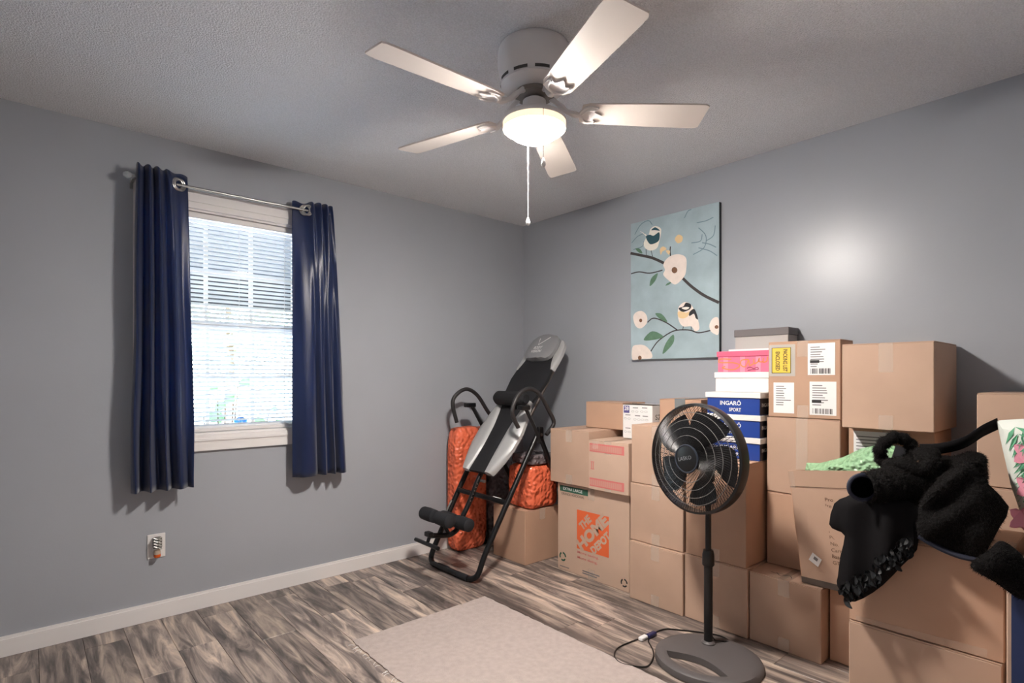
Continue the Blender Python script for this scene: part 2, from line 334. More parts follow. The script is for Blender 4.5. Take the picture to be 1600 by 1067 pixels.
# outlet with air freshener
ou = thing('wall_outlet', 'white outlet plate low on the wall left of the curtains', 'outlet', (.487, YL, .37))
ob('plate', box(.448, .526, YL-.006, YL-.0005, .309, .431, .003, 2), M_white, ou)
for zz in (.342, .398): ob('socket', box(.47, .504, YL-.008, YL-.006, zz-.014, zz+.014, .003), M_white, ou)
af = thing('air_freshener', 'plug-in air freshener with silver lattice cover and orange oil', 'air freshener', (.487, YL-.01, .32))
M_lat = mat('silver_lattice', (165, 163, 158), .3, metal=.6)
ob('housing', box(.469, .507, YL-.046, YL-.009, .362, .42, .008, 2), mat('grey_plastic', (112, 110, 106), .4), af, True)
for k in range(4):
    for sg in (-1, 1):
        zc = .37+k*.014; ob('lattice_strip', tube([(.487-.018*sg, YL-.0475, zc-.008), (.487, YL-.05, zc), (.487+.018*sg, YL-.0475, zc+.008)], .0028, 6), M_lat, af, True)
ob('oil_bottle', lathe([(.012, .318), (.015, .322), (.015, .345), (.011, .362)], (.487, YL-.028, 0), 16), mat('clear_bottle', (205, 185, 165), .1, alpha=.75), af, True)
ob('oil', lathe([(.0135, .3195), (.0155, .3225), (.0155, .334), (.002, .3345)], (.487, YL-.028, 0), 16), mat('orange_oil', (214, 92, 30), .1), af, True)
# ------------------------------------------------------------------ ceiling fan
FC = FW*2.05+RT*.083; fx, fy = FC.x, FC.y
cf = thing('ceiling_fan', 'white five-blade ceiling fan with a lit frosted glass bowl', 'ceiling fan', (fx, fy, HC))
ob('motor_housing', lathe([(.128, 2.4395), (.134, 2.43), (.137, 2.39), (.134, 2.345), (.126, 2.325), (.124, 2.30), (.104, 2.284), (.075, 2.278)], (fx, fy, 0), 48), M_fanw, cf, True)
M_slot = mat('dark_slot', (70, 66, 64), .7)
for k in range(10):
    a0 = k*math.pi/5+.2; V = []
    for i in range(7):
        a = a0+i*.07
        for zz, r in ((2.306, .1262), (2.317, .1272)): V.append((fx+math.cos(a)*r, fy+math.sin(a)*r, zz))
    ob('vent_slot', (V, [(2*i, 2*i+2, 2*i+3, 2*i+1) for i in range(6)]), M_slot, cf)
ob('flywheel', lathe([(.07, 2.277), (.072, 2.262), (.05, 2.255), (.03, 2.254)], (fx, fy, 0), 32), mat('grey_metal', (140, 132, 126), .4, metal=.5), cf, True)
ob('switch_housing', lathe([(.03, 2.254), (.043, 2.246), (.046, 2.20), (.05, 2.192)], (fx, fy, 0), 32), M_fanw, cf, True)
ob('fitter_pan', lathe([(.05, 2.194), (.088, 2.192), (.110, 2.185), (.1185, 2.174), (.1185, 2.164), (.112, 2.164), (.10, 2.172), (.04, 2.18)], (fx, fy, 0), 48), M_fanw, cf, True)
gl = bpy.data.materials.new('lit_frosted_glass'); gl.use_nodes = True; b = gl.node_tree.nodes['Principled BSDF']; b.inputs['Base Color'].default_value = (.9, .85, .78, 1); b.inputs['Roughness'].default_value = .4
b.inputs['Emission Color'].default_value = (1, .93, .86, 1); b.inputs['Emission Strength'].default_value = LAMP
rim = mat('warm_glass_rim', (255, 222, 186), .4, emit=.72); rim.node_tree.nodes['Principled BSDF'].inputs['Base Color'].default_value = (.2, .17, .14, 1)
ob('glass_rim', lathe([(.1172, 2.1638), (.1172, 2.143), (.1165, 2.1405), (.1145, 2.1405), (.1135, 2.1638)], (fx, fy, 0), 48, 'z', False), rim, cf, True)
ob('glass_bowl', lathe([(.099, 2.160), (.098, 2.146), (.092, 2.130), (.08, 2.116), (.06, 2.105), (.035, 2.099), (.001, 2.097)], (fx, fy, 0), 48), gl, cf, True)
ZBL = 2.206
for k, th in enumerate((15, 87, 159, 231, 303)):
    a = math.radians(th); d = FW*math.cos(a)+RT*math.sin(a); M = Matrix.Translation((fx, fy, ZBL)) @ Matrix.Rotation(math.atan2(d.y, d.x), 4, 'Z') @ Matrix.Rotation(math.radians(-11), 4, 'X')
    pl = []
    for (r, w_) in ((.175, .044), (.20, .054), (.4, .062), (.59, .067), (.628, .066), (.641, .058)): pl.append((r, w_))
    out = [(r, w_) for r, w_ in pl]+[(r, -w_) for r, w_ in reversed(pl)]; n = len(out)
    V = [(p, q, -.003) for p, q in out]+[(p, q, .003) for p, q in out]; Fc = [tuple(range(n)), tuple(range(2*n-1, n-1, -1))]+[(i, (i+1) % n, (i+1) % n+n, i+n) for i in range(n)]
    bd = ob('blade', xf((V, Fc), M), mat('white_blade', (224, 214, 206), .45), cf)
    arm = cat([(.06, 0, .062), (.085, .004, .045), (.12, .006, .012), (.155, 0, -.006), (.18, 0, -.009)], 5)
    pl2 = c2([(.165, 0), (.178, .034), (.2, .047), (.235, .04), (.222, .02), (.25, 0), (.222, -.02), (.235, -.04), (.2, -.047), (.178, -.034)], 4, True); n = len(pl2)
    Vp = [(p, q, -.010) for p, q in pl2]+[(p, q, -.0035) for p, q in pl2]; Fp = [tuple(range(n)), tuple(range(2*n-1, n-1, -1))]+[(i, (i+1) % n, (i+1) % n+n, i+n) for i in range(n)]
    rid = tube(cat([(.172, 0, -.011), (.195, .03, -.0125), (.228, .036, -.011)], 5), .0045, 6); rid2 = tube(cat([(.172, 0, -.011), (.195, -.03, -.0125), (.228, -.036, -.011)], 5), .0045, 6)
    ob('blade_iron', xf(join(tube(arm, [.010+.0015*math.sin(i) for i in range(len(arm))], 8), (Vp, Fp), rid, rid2), M), M_fanw, cf, True)
for (px, zt, zb, dep, lb, rr) in ((825, 2.125, 1.80, 2.10, 'long white pull cord with a teardrop end', .0016), (849, 2.165, 1.958, 1.93, 'short beaded pull chain with a white bell end', .0013)):
    p = FW*dep+RT*((px-800)/FPX*dep); ch = ob('pull_chain', tube([(p.x, p.y, zt), (p.x, p.y, zb+.028)], rr, 6), M_white if rr > .0015 else M_steel, cf, label=lb)
    ob('pull_end', lathe([(.001, .032), (.004, .026), (.008, .014), (.0085, .006), (.005, 0), (.001, -.002)], (p.x, p.y, zb), 12), M_white, ch, True)
# ------------------------------------------------------------------ rug
ol = []
def edge(a, b_, n, amp):
    for i in range(n): t = i/n; ol.append((a[0]+(b_[0]-a[0])*t+rnd.uniform(-amp, amp), a[1]+(b_[1]-a[1])*t+rnd.uniform(-amp, amp)))
edge((1.125, 2.40), (1.908, 2.405), 40, .0025); edge((1.908, 2.405), (1.915, .75), 70, .0025); edge((1.915, .75), (1.11, .75), 40, .003); edge((1.11, .75), (1.125, 2.40), 80, .004)
n = len(ol); rg = tag(ob('rug', ([(p, q, .0008) for p, q in ol]+[(p, q, .006) for p, q in ol], [tuple(range(n)), tuple(range(2*n-1, n-1, -1))]+[(i, (i+1) % n, (i+1) % n+n, i+n) for i in range(n)]),
    mat('cream_rug', (176, 163, 157), .95, var=.07, vscale=40, bump=.5, bscale=220)), 'cream woven rug with frayed edges on the wood floor', 'rug')
V = []; Fc = []
for _ in range(60):
    y = rnd.uniform(.9, 2.39); x = 1.118+rnd.uniform(-.004, .004); L = rnd.uniform(.012, .035); a = rnd.uniform(2.2, 4.0)
    p = Vector((x, y, .004)); q = p+Vector((math.cos(a)*L, math.sin(a)*L, -.002)); v2, f2 = tube([p, (p+q)/2+Vector((0, .004, .001)), q], .0011, 4); V, Fc = join((V, Fc), (v2, f2))
fr = ob('fringe', (V, Fc), M_paper, rg, kind='stuff')
# ------------------------------------------------------------------ painting
PY1, PY0, PZ0, PZ1, PX = 2.208, 1.592, 1.337, 2.228, 2.972
pt = thing('canvas_painting', 'canvas painting of two birds on flowering branches over pale blue', 'painting', (2.985, 1.9, PZ0))
ob('canvas', box(PX, 2.998, PY0, PY1, PZ0, PZ1, .002), mat('pale_blue_canvas', (160, 178, 184), .7, var=.16, vscale=5), pt)
ob('canvas_edge', join(box(PX+.002, 2.997, PY0-.001, PY0-.0002, PZ0+.002, PZ1-.002)), mat('dark_canvas_edge', (46, 52, 54), .7), pt)
s = (PY1-PY0)/535.; fr0 = face_x(PX, PY1, PZ1)
def PP(pts): # zoom pixels of the painting -> u,v on the canvas (perspective taken out by hand)
    o = []
    for a, b_ in pts:
        t = (a-62)/528.; top = 187-(187-57)*t; bot = 1000-(1000-985)*t; o.append((t*(PY1-PY0), -(b_-top)/(bot-top)*(PZ1-PZ0)))
    return o
M_br = mat('paint_branch', (58, 52, 52), .6); M_fl = mat('paint_petal', (228, 214, 204), .6, var=.05, vscale=30); M_lf = mat('paint_leaf', (88, 122, 98), .6, var=.15, vscale=40)
M_bd = mat('paint_teal', (38, 78, 88), .6); M_cr = mat('paint_cream', (232, 226, 214), .6); M_bk = mat('paint_black', (34, 34, 38), .6); M_ye = mat('paint_yellow', (226, 196, 148), .6); M_pc = mat('paint_brown', (120, 84, 60), .6); M_sw = mat('paint_scroll', (110, 132, 142), .7); M_pk = mat('paint_blush', (220, 196, 180), .6)
def pp(name, m, pts, w=EPS, n=5): ob(name, flat(fr0, c2(PP(pts), n, True), w), m, pt)
def ps(name, m, pls, wd_, w=EPS):
    for p in pls: ob(name, strokes(fr0, [c2(PP(p), 5)], wd_, w), m, pt)
ps('scrollwork', M_sw, [[(90, 250), (130, 190), (180, 165), (205, 190)], [(70, 300), (110, 260), (160, 240)], [(80, 340), (140, 320), (150, 290)], [(400, 150), (420, 110), (440, 100)], [(450, 370), (510, 330), (520, 260), (480, 210)], [(520, 290), (560, 260), (570, 200)], [(470, 180), (520, 170), (560, 150)], [(480, 330), (540, 350), (580, 380)], [(500, 300), (540, 310), (575, 330)], [(440, 300), (490, 290), (500, 250)]], .005, .0005)
ps('branch', M_br, [[(62, 362), (140, 375), (210, 390), (290, 425)], [(390, 510), (440, 560), (510, 615), (590, 660)]], .017)
ps('branch', M_br, [[(65, 485), (120, 473), (190, 480), (270, 462)], [(175, 775), (215, 750), (290, 775), (360, 822)], [(195, 950), (240, 890), (310, 840), (360, 822), (430, 822), (480, 838), (545, 825)], [(320, 385), (316, 350), (318, 320)]], .0075)
for q in ([(95, 333), (125, 335), (142, 362), (115, 355)], [(190, 558), (200, 510), (240, 480), (225, 525)], [(288, 555), (300, 540), (330, 530), (310, 548)], [(225, 722), (265, 725), (300, 772), (255, 755)], [(150, 880), (205, 828), (275, 860), (215, 880)], [(272, 965), (290, 900), (335, 848), (335, 900)]): pp('leaf', M_lf, q, .0015)
pp('flower', M_fl, [(275, 430), (295, 395), (330, 372), (375, 368), (410, 390), (412, 450), (400, 500), (350, 548), (310, 525), (275, 490), (285, 460)], .002)
pp('flower', M_fl, [(80, 745), (100, 715), (140, 708), (170, 735), (170, 780), (130, 812), (95, 795)], .002)
pp('flower', M_fl, [(75, 925), (110, 910), (160, 915), (200, 955), (200, 990), (130, 994), (75, 997)], .002)
pp('flower', M_fl, [(540, 790), (560, 752), (588, 755), (588, 845), (565, 845), (545, 825)], .002)
for cx_, cy_, r_ in ((343, 462, 17), (131, 764, 10), (125, 988, 12), (578, 805, 10)): pp('flower_centre', M_pc, [(cx_+r_*math.cos(a), cy_+r_*1.1*math.sin(a)) for a in [i*math.pi/4 for i in range(8)]], .0025)
for q in ([(345, 275), (365, 250), (390, 262), (385, 292), (360, 300)], [(255, 335), (275, 320), (295, 335), (270, 350), (260, 370)], [(290, 345), (315, 345), (310, 370)]): pp('bud', M_ye, q, .002)
pp('bird', M_cr, [(150, 300), (165, 260), (125, 228), (160, 245), (180, 255), (195, 215), (225, 197), (258, 210), (262, 235), (250, 290), (235, 330), (195, 345), (160, 330)], .002)
pp('bird_wing', M_bd, [(165, 262), (190, 250), (215, 255), (250, 235), (250, 280), (225, 300), (190, 305)], .0026); pp('bird_cap', M_bd, [(200, 222), (225, 205), (255, 225), (225, 222)], .0026)
ps('bird_leg', M_bk, [[(165, 335), (168, 372)], [(198, 343), (208, 380)]], .004, .002)
pp('bird', M_fl, [(362, 720), (370, 680), (400, 655), (435, 665), (460, 710), (478, 760), (485, 815), (460, 828), (440, 800), (395, 800), (370, 770)], .002)
pp('bird_throat', M_ye, [(362, 715), (385, 710), (410, 718), (430, 712), (420, 740), (395, 752), (368, 745)], .0026); pp('bird_cap', M_bk, [(368, 690), (395, 680), (410, 658), (438, 668), (435, 695), (400, 712), (380, 708)], .0026)
pp('bird_wing', M_bk, [(430, 715), (455, 695), (470, 722), (478, 758), (465, 750), (455, 725), (430, 738)], .0026); pp('bird_cheek', M_cr, [(385, 690), (410, 683), (430, 688), (410, 700)], .003)
ps('bird_leg', M_bk, [[(395, 800), (390, 822)], [(440, 800), (440, 820)]], .004, .002)
# ------------------------------------------------------------------ cardboard boxes
GB = 'cardboard boxes stacked along the wall'
def cbox(label, x0, x1, y0, y1, z0, z1, tape='x', m=0, name='cardboard_box', drop=.075, group=GB, rot=0):
    t = thing(name, label, 'box', ((x0+x1)/2, (y0+y1)/2, z0), group); mm = M_card[m]; k = .0035
    ob('body', box(x0, x1, y0, y1, z0+.0008, z1-k-.0006, .003), mm, t)
    if tape == 'x':
        yc = (y0+y1)/2
        for a, b_ in ((y0+.001, yc-.0015), (yc+.0015, y1-.001)): ob('flap', box(x0+.001, x1-.001, a, b_, z1-k-.0004, z1-.0008), mm, t)
        for q in (box(x0, x1, yc-.025, yc+.025, z1-.0008, z1-.0003), box(x0-.0007, x0-.0002, yc-.025, yc+.025, z1-drop, z1-.0005), box(x0-.0007, x0-.0002, yc-.025, yc+.025, z0+.002, z0+.06)): ob('tape', q, M_tape, t)
    else:
        xc = (x0+x1)/2
        for a, b_ in ((x0+.001, xc-.0015), (xc+.0015, x1-.001)): ob('flap', box(a, b_, y0+.001, y1-.001, z1-k-.0004, z1-.0008), mm, t)
        for q in (box(xc-.025, xc+.025, y0, y1, z1-.0008, z1-.0003), box(xc-.025, xc+.025, y0-.0007, y0-.0002, z1-drop, z1-.0005)): ob('tape', q, M_tape, t)
    if rot: t.rotation_euler.z = rot
    return t
def pr(t, name, vf, m, label=None): return ob(name, vf, m, t, label=label)
cbox('plain brown box on the floor under the inversion table', 2.42, 2.735, 2.632, 2.955, 0, .352, 'y', 1)
hb = cbox('large moving box with an orange square logo and green size bar', 2.555, 2.985, 1.908, 2.468, 0, .555, 'x', 2)
f = face_x(2.555, 2.468, 0)
pr(hb, 'green_bar', flat(f, rect(.02, .255, .5, .537)), M_green); pr(hb, 'print', text(f, 'EXTRA LARGE', .05, .51, .018, .16), M_paper); pr(hb, 'print', text(f, 'GRANDE ADICIONAL', .035, .478, .015, .19), M_ink2)
pr(hb, 'logo_square', flat(f, rect(.165, .415, .165, .405)), M_orange)
D = math.radians(45)
def ctext(s_, u, v, w_, h_, bo): k = .7071; pr(hb, 'print', text(f, s_, u-k*(w_-h_)/2, v-k*(w_+h_)/2, h_, w_, rot=D, bold=bo), M_card[2])
ctext('THE', .232, .337, .105, .05, .05); ctext('HOME', .288, .287, .305, .076, .06); ctext('DEPOT', .352, .237, .185, .05, .05)
pr(hb, 'print', text(f, 'More saving.', .17, .132, .02, .17, bold=.01), M_pinkink); pr(hb, 'print', text(f, 'More doing.', .17, .1, .02, .16, bold=.01), M_pinkink)
def ring(f, u, v, r, m, t): pr(t, 'recycling_mark', join(*[strokes(f, [[(u+r*math.cos(a+i*.22), v+r*math.sin(a+i*.22)) for i in range(8)]], r*.45) for a in (0, 2.1, 4.2)]), m)
ring(f, .045, .085, .024, M_green, hb); ring(f, .525, .05, .02, M_ink2, hb)
for k in range(2): pr(hb, 'print', flat(f, rect(.21, .345-.02*k, .035-.014*k, .042-.014*k)), M_ink); 
pr(hb, 'print', flat(f, rect(.02, .1, .02, .025)), M_ink)
cbox('brown box with a taped face on the left end of the large moving box', 2.53, 2.95, 2.186, 2.51, .556, .895, 'x', 0)
db = cbox('small carton with red key-pattern bands on the large moving box', 2.52, 2.95, 1.888, 2.178, .556, .85, 'x', 2)
f = face_x(2.52, 2.178, .556)
for v0 in (.02, .225):
    pr(db, 'band', flat(f, rect(.008, .262, v0, v0+.05)), M_pinkink)
    z = []; u = .012
    while u < .25: z += [(u, v0+.008), (u, v0+.04), (u+.007, v0+.04), (u+.007, v0+.008)]; u += .014
    pr(db, 'key_pattern', strokes(f, [z], .003, EPS+.0006), M_card[2])
for u in (.02, .034): pr(db, 'print', flat(f, rect(u, u+.006, .12, .165)), M_pinkink)
for v in (.12, .163): pr(db, 'print', flat(f, rect(.016, .044, v, v+.004)), M_pinkink)
pr(db, 'tape_patch', flat(f, rect(.03, .075, .245, .29), .0022), M_tape)
cbox('low brown box with crushed top behind the white printed box', 2.75, 2.985, 2.102, 2.40, .896, 1.064, 'y', 1)
wb = thing('white_carton', 'white printed carton with a purple number square on the red-banded carton', 'box', (2.86, 1.98, .851)); WF = box(2.74, 2.965, 1.882, 2.094, .8515, 1.055, .002)
ob('body', WF, M_paper, wb); ob('flap', box(2.741, 2.85, 1.883, 2.093, 1.0555, 1.058), mat('dark_flap', (84, 74, 66), .8), wb)
f = face_x(2.74, 2.094, .8515); pr(wb, 'number_square', flat(f, rect(.008, .05, .155, .198)), mat('purple_ink', (92, 84, 140), .6)); pr(wb, 'print', text(f, '28', .013, .17, .024, .032, bold=.02), M_paper)
for i, (u, v) in enumerate(((.075, .185), (.14, .187), (.02, .14), (.09, .138), (.145, .138), (.02, .06))):
    pr(wb, 'print', flat(f, rect(u, u+.038, v, v+.005)), M_ink)
    for k in range(2): pr(wb, 'print', strokes(f, [[(u+k*.028+.011*math.cos(a), v-.02+.005*math.sin(a)) for a in [j*math.pi/5 for j in range(11)]]], .0012), M_ink)
f = face_y(2.74, 1.882, .8515); pr(wb, 'print', text(f, 'S2', .03, .12, .03, .05), M_ink2)
cbox('bottom box of the column beside the large moving box', 2.51, 2.9, 1.542, 1.872, 0, .318, 'x', 0)
cbox('middle box of the column beside the large moving box', 2.53, 2.92, 1.552, 1.882, .319, .637, 'x', 0)
cbox('top box of the column, behind the pedestal fan blades', 2.532, 2.92, 1.56, 1.876, .638, .96, 'x', 0)
vb = cbox('brown box with silver tape on top of the fan-side column', 2.72, 2.985, 1.56, 1.82, .961, 1.10, 'x', 1)
pr(vb, 'silver_tape', join(box(2.7185, 2.7195, 1.655, 1.72, 1.04, 1.102), box(2.7195, 2.98, 1.655, 1.72, 1.1005, 1.102)), mat('silver_tape', (160, 160, 160), .25, metal=.7))
cbox('floor box right behind the pedestal fan pole', 2.52, 2.95, 1.210, 1.536, 0, .325, 'x', 0)
cbox('tall plain box under the blue shoe boxes', 2.52, 2.95, 1.216, 1.53, .326, .815, 'x', 1)
ib = cbox('floor box with scribbled top and a taped front below the leaning carton', 2.53, 2.98, .895, 1.205, 0, .32, 'x', 0)
V, Fc = strokes(lambda u, v, w=0: Vector((2.56+v, 1.16-u, .3205)), [c2([(.02+.02*i+.012*rnd.random(), .01+.03*rnd.random()) for i in range(6)], 4), c2([(.05, .04), (.08, .01), (.1, .04)], 4)], .003); ob('scribble', (V, Fc), M_ink2, ib)
cbox('brown box standing on the scribbled floor box', 2.7, 2.985, .877, 1.2, .321, .67, 'y', 1)
cbox('taped brown box directly under the labelled carton', 2.7, 2.985, .877, 1.2, .671, 1.031, 'x', 0, drop=.36)
lb = cbox('labelled carton with a yellow packing list pouch and white stickers', 2.7, 2.862, .876, 1.192, 1.032, 1.392, 'x', 1)
f = face_x(2.7, 1.192, 1.032); h_ = .36
pr(lb, 'pouch', flat(f, rect(.005, .125, .195, .345), .0016), mat('clear_pouch', (205, 200, 192), .15, alpha=.75)); pr(lb, 'yellow_slip', flat(f, rect(.018, .105, .21, .33), .0022), mat('yellow_paper', (226, 190, 70), .6))
pr(lb, 'print', text(f, 'PACKING LIST', .07, .322, .02, .105, w=.0028, rot=-math.pi/2, bold=.015), M_ink2); pr(lb, 'print', text(f, 'ENCLOSED', .035, .312, .02, .09, w=.0028, rot=-math.pi/2, bold=.015), M_ink2)
pr(lb, 'print', strokes(f, [[(.018, .21), (.105, .21), (.105, .33), (.018, .33), (.018, .21)]], .003, .0026), M_ink2)
for i, (u0, v0, u1, v1) in enumerate(((.18, .2, .295, .345), (.025, .02, .12, .165), (.188, .018, .3, .17))):
    st = pr(lb, 'sticker', flat(f, rect(u0, u1, v0, v1), .0016), M_paper)
    for k in range(9): a = u0+.012; ob('print', flat(f, rect(a, a+rnd.uniform(.02, .07), v1-.02-.011*k, v1-.016-.011*k), .0022), M_ink, st)
    if i != 1:
        for k in range(14): a = u0+.012+.0062*k; ob('barcode_bar', flat(f, rect(a, a+rnd.choice((.0015, .003, .004)), v0+.006, v0+.03), .0022), M_ink2, st)
        ob('print', flat(f, rect(u0+.01, u0+.05, v0+.055, v0+.068), .0024), M_ink2, st)
mb = cbox('big plain box with a taped face on top at the right end', 2.6, 2.985, .52, .838, 1.008, 1.362, 'x', 0, drop=.12)
nb = cbox('box with a white paper label under the big plain box', 2.7, 2.985, .538, .844, .655, 1.006, 'x', 1)
f = face_x(2.7, .844, .655); pr(nb, 'label_sheet', flat(f, rect(.02, .16, .17, .335), .0018), M_paper)
for k in range(8): pr(nb, 'print', flat(f, rect(.03, .05+rnd.uniform(.03, .09), .31-.014*k, .314-.014*k), .0024), M_ink)
cbox('brown box hidden low behind the leaning carton', 2.7, 2.985, .535, .84, .322, .654, 'x', 1)
cbox('floor box half hidden behind the front box pile', 2.605, 2.985, .52, .888, 0, .32, 'x', 1)
# leaning open carton with text
pb = thing('open_carton', 'open leaning carton with printed text and green bubble wrap on top', 'box', (2.6, .8, .322))
def slab(a, b_, c, d, th, nrm):
    P = [Vector(a), Vector(b_), Vector(c), Vector(d)]; n = Vector(nrm)*th; return P+[p+n for p in P], [(0, 1, 2, 3), (7, 6, 5, 4), (0, 4, 5, 1), (1, 5, 6, 2), (2, 6, 7, 3), (3, 7, 4, 0)]
fbl, fbr, ftr, ftl = (2.556, .982, .3225), (2.566, .60, .3225), (2.54, .585, .86), (2.50, 1.018, .815)
bbl, bbr, btr, btl = (2.69, .97, .3225), (2.69, .60, .3225), (2.692, .59, .82), (2.692, 1.0, .80)
ob('front_panel', slab(fbl, fbr, ftr, ftl, .004, (1, 0, 0)), M_card[0], pb); ob('back_panel', slab(bbl, bbr, btr, btl, .004, (-1, 0, 0)), M_card[1], pb)
ob('side_panel', slab(fbl, bbl, btl, ftl, .004, (0, -1, 0)), M_card[1], pb); ob('side_panel', slab(fbr, bbr, btr, ftr, .004, (0, 1, 0)), M_card[1], pb); ob('bottom_panel', slab(fbl, fbr, bbr, bbl, .003, (0, 0, 1)), M_card[1], pb)
def fp(u, v, w=0):   # u,v in 0..1 on the front panel
    a = Vector(fbl).lerp(Vector(fbr), u); c = Vector(ftl).lerp(Vector(ftr), u); return a.lerp(c, v)+Vector((-w, 0, 0))
pr(pb, 'dark_band', flat(fp, rect(0, 1, .001, .055), .0014), mat('dark_band_brown', (88, 78, 72), .5)); pr(pb, 'fold_line', flat(fp, rect(.0, 1, .855, .86), .0014), M_brownink)  # darker band along the bottom edge of the front panel
pr(pb, 'tape', flat(fp, rect(.0, .05, .84, .99), .0016), M_tape)
for k, s_ in enumerate(('Pro', 'Ite', 'Q', 'C', 'C', 'Made', 'PO# T', 'No. of', 'Carto', 'Batc', 'GTI')):
    pr(pb, 'print', text(lambda u, v, w: fp(u/.40, v/.5, w), s_, .125+.0012*k, .372-.0262*k, .015), M_brownink)
pr(pb, 'sticker', flat(fp, [(.1, .22), (.19, .17), (.235, .24), (.15, .29)], .0016), M_paper); pr(pb, 'print', flat(fp, [(.15, .235), (.185, .215), (.2, .24), (.165, .26)], .0022), M_ink)
M_gbub = mat('green_bubble_wrap', (166, 214, 166), .18, alpha=.8, bump=.9, bscale=70, voro=True, spec=.8)
gw = inflate([(.995, .79), (.985, .84), (.93, .845), (.84, .88), (.77, .925), (.68, .955), (.61, .93), (.605, .80)], .025, .05, .03, 2.615, lambda y, z: .012*noise.noise(Vector((y*18, z*18, 0))), rim=.06)
tag(ob('bubble_wrap', gw, M_gbub, None, True), 'crumpled green bubble wrap in the open leaning carton', 'bubble wrap')
# front pile at the right edge
cbox('lower front box with torn tape at the right edge', 2.1, 2.52, .262, .656, 0, .396, 'y', 0)
tq = cbox('upper front box draped with black clothes', 2.105, 2.52, .258, .656, .397, .70, 'y', 1)
for (u0, v0, u1, v1) in ((.17, .02, .24, .33), (.3, .1, .36, .36)): pass
f = face_x(2.1, .656, 0); pr(bpy.data.objects[tq.name], 'tape', flat(face_x(2.105, .656, .397), [(.02, .004), (.36, .004), (.36, .03), (.02, .02)], .0015), M_tape)
rb = thing('blue_box', 'dark blue box with tan edges at the far right', 'box', (2.2, .05, 0)); ob('body', box(1.92, 2.55, -.16, .232, .0008, .69, .003), M_card[0], rb)
ob('blue_panel', box(1.9185, 1.9198, -.15, .222, .01, .68), mat('blue_print', (38, 52, 92), .5, var=.1), rb)
for z_, l_, z2 in ((.0, 'floor box under the far right tan box', .42), (.421, 'middle box under the far right tan box', .83), (.831, 'tan box against the wall at the far right', 1.165)): cbox(l_, 2.58, 2.985, .04, .392, z_, z2, 'y', 0)
# ------------------------------------------------------------------ shoe boxes
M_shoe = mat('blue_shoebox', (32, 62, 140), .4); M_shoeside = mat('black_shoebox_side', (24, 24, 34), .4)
for k in range(3):
    z = .816+.1105*k; lbl = ('blue shoe box with white lid, lowest of the three', 'blue shoe box with white lid, middle of the three', 'blue shoe box with white lid, topmost of the three')[k]
    t = thing('shoe_box', lbl, 'shoe box', (2.75, 1.35, z), 'blue shoe boxes'); ob('body', box(2.655, 2.845, 1.214, 1.486, z+.0005, z+.088), M_shoe, t); ob('lid', box(2.648, 2.852, 1.207, 1.495, z+.082, z+.1095, .002), M_white, t)
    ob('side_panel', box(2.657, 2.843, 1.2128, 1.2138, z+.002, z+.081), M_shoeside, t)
    f = face_x(2.655, 1.486, z); pr(t, 'print', text(f, 'INGARÖ', .07, .045, .026, .11, bold=.02), M_paper); pr(t, 'print', text(f, 'SPORT', .118, .014, .018, .062, bold=.015), M_paper)
    pr(t, 'print', text(face_y(2.66, 1.2128, z), 'INGARÖ', .012, .04, .022, .1, bold=.02), M_paper)
t = thing('shoe_box', 'plain white shoe box on the blue shoe boxes', 'shoe box', (2.82, 1.34, 1.149)); ob('body', box(2.725, 2.91, 1.203, 1.478, 1.1485, 1.225), M_white, t); ob('lid', box(2.72, 2.915, 1.198, 1.484, 1.218, 1.248, .002), M_white, t)
t = thing('shoe_box', 'pink plaid shoe box with orange script', 'shoe box', (2.82, 1.34, 1.249)); M_pinkb = mat('pink_plaid', (226, 110, 140), .5, var=.06, vscale=12)
ob('body', box(2.73, 2.91, 1.203, 1.468, 1.2492, 1.335), M_pinkb, t); ob('lid', box(2.725, 2.915, 1.198, 1.474, 1.328, 1.356, .002), mat('pink_lid', (214, 92, 122), .5, var=.05, vscale=10), t)
f = face_x(2.73, 1.468, 1.2492); s_ = .265/425.
def pk(pts): return c2([((a-165)*s_, (430-b_)*s_*.95) for a, b_ in pts], 5)
pr(t, 'script', strokes(f, [pk(q) for q in ([(280, 320), (190, 315), (180, 345), (300, 350), (355, 375), (300, 410), (205, 395), (230, 380)], [(430, 325), (370, 330), (365, 370), (400, 385), (430, 330), (435, 375), (470, 360)], [(470, 320), (475, 360), (505, 345), (515, 315), (515, 345), (550, 345)], [(550, 315), (545, 350), (575, 340), (580, 305)])], .0055), mat('orange_script', (236, 132, 66), .5))
pr(t, 'script', strokes(f, [pk([(415, 400), (440, 390), (470, 402), (500, 392), (505, 410), (460, 412), (420, 418)])], .004), mat('maroon_ink', (120, 40, 70), .5))
for u in (.03, .12, .2): pr(t, 'plaid_stripe', flat(f, rect(u, u+.025, 0, .078), .0008), mat('pink_stripe', (236, 140, 164), .5))
tag(ob('box_lid', box(2.75, 2.93, 1.21, 1.42, 1.3565, 1.366), M_white), 'loose white lid between the pink and grey boxes', 'lid')
t = thing('shoe_box', 'grey shoe box with darker lid on top of the shoe box stack', 'shoe box', (2.93, 1.3, 1.367)); ob('body', box(2.872, 2.985, 1.17, 1.445, 1.3668, 1.445), mat('light_grey_card', (172, 166, 162), .6), t); ob('lid', box(2.867, 2.99, 1.165, 1.45, 1.438, 1.476, .002), mat('dark_grey_card', (104, 98, 98), .6), t)
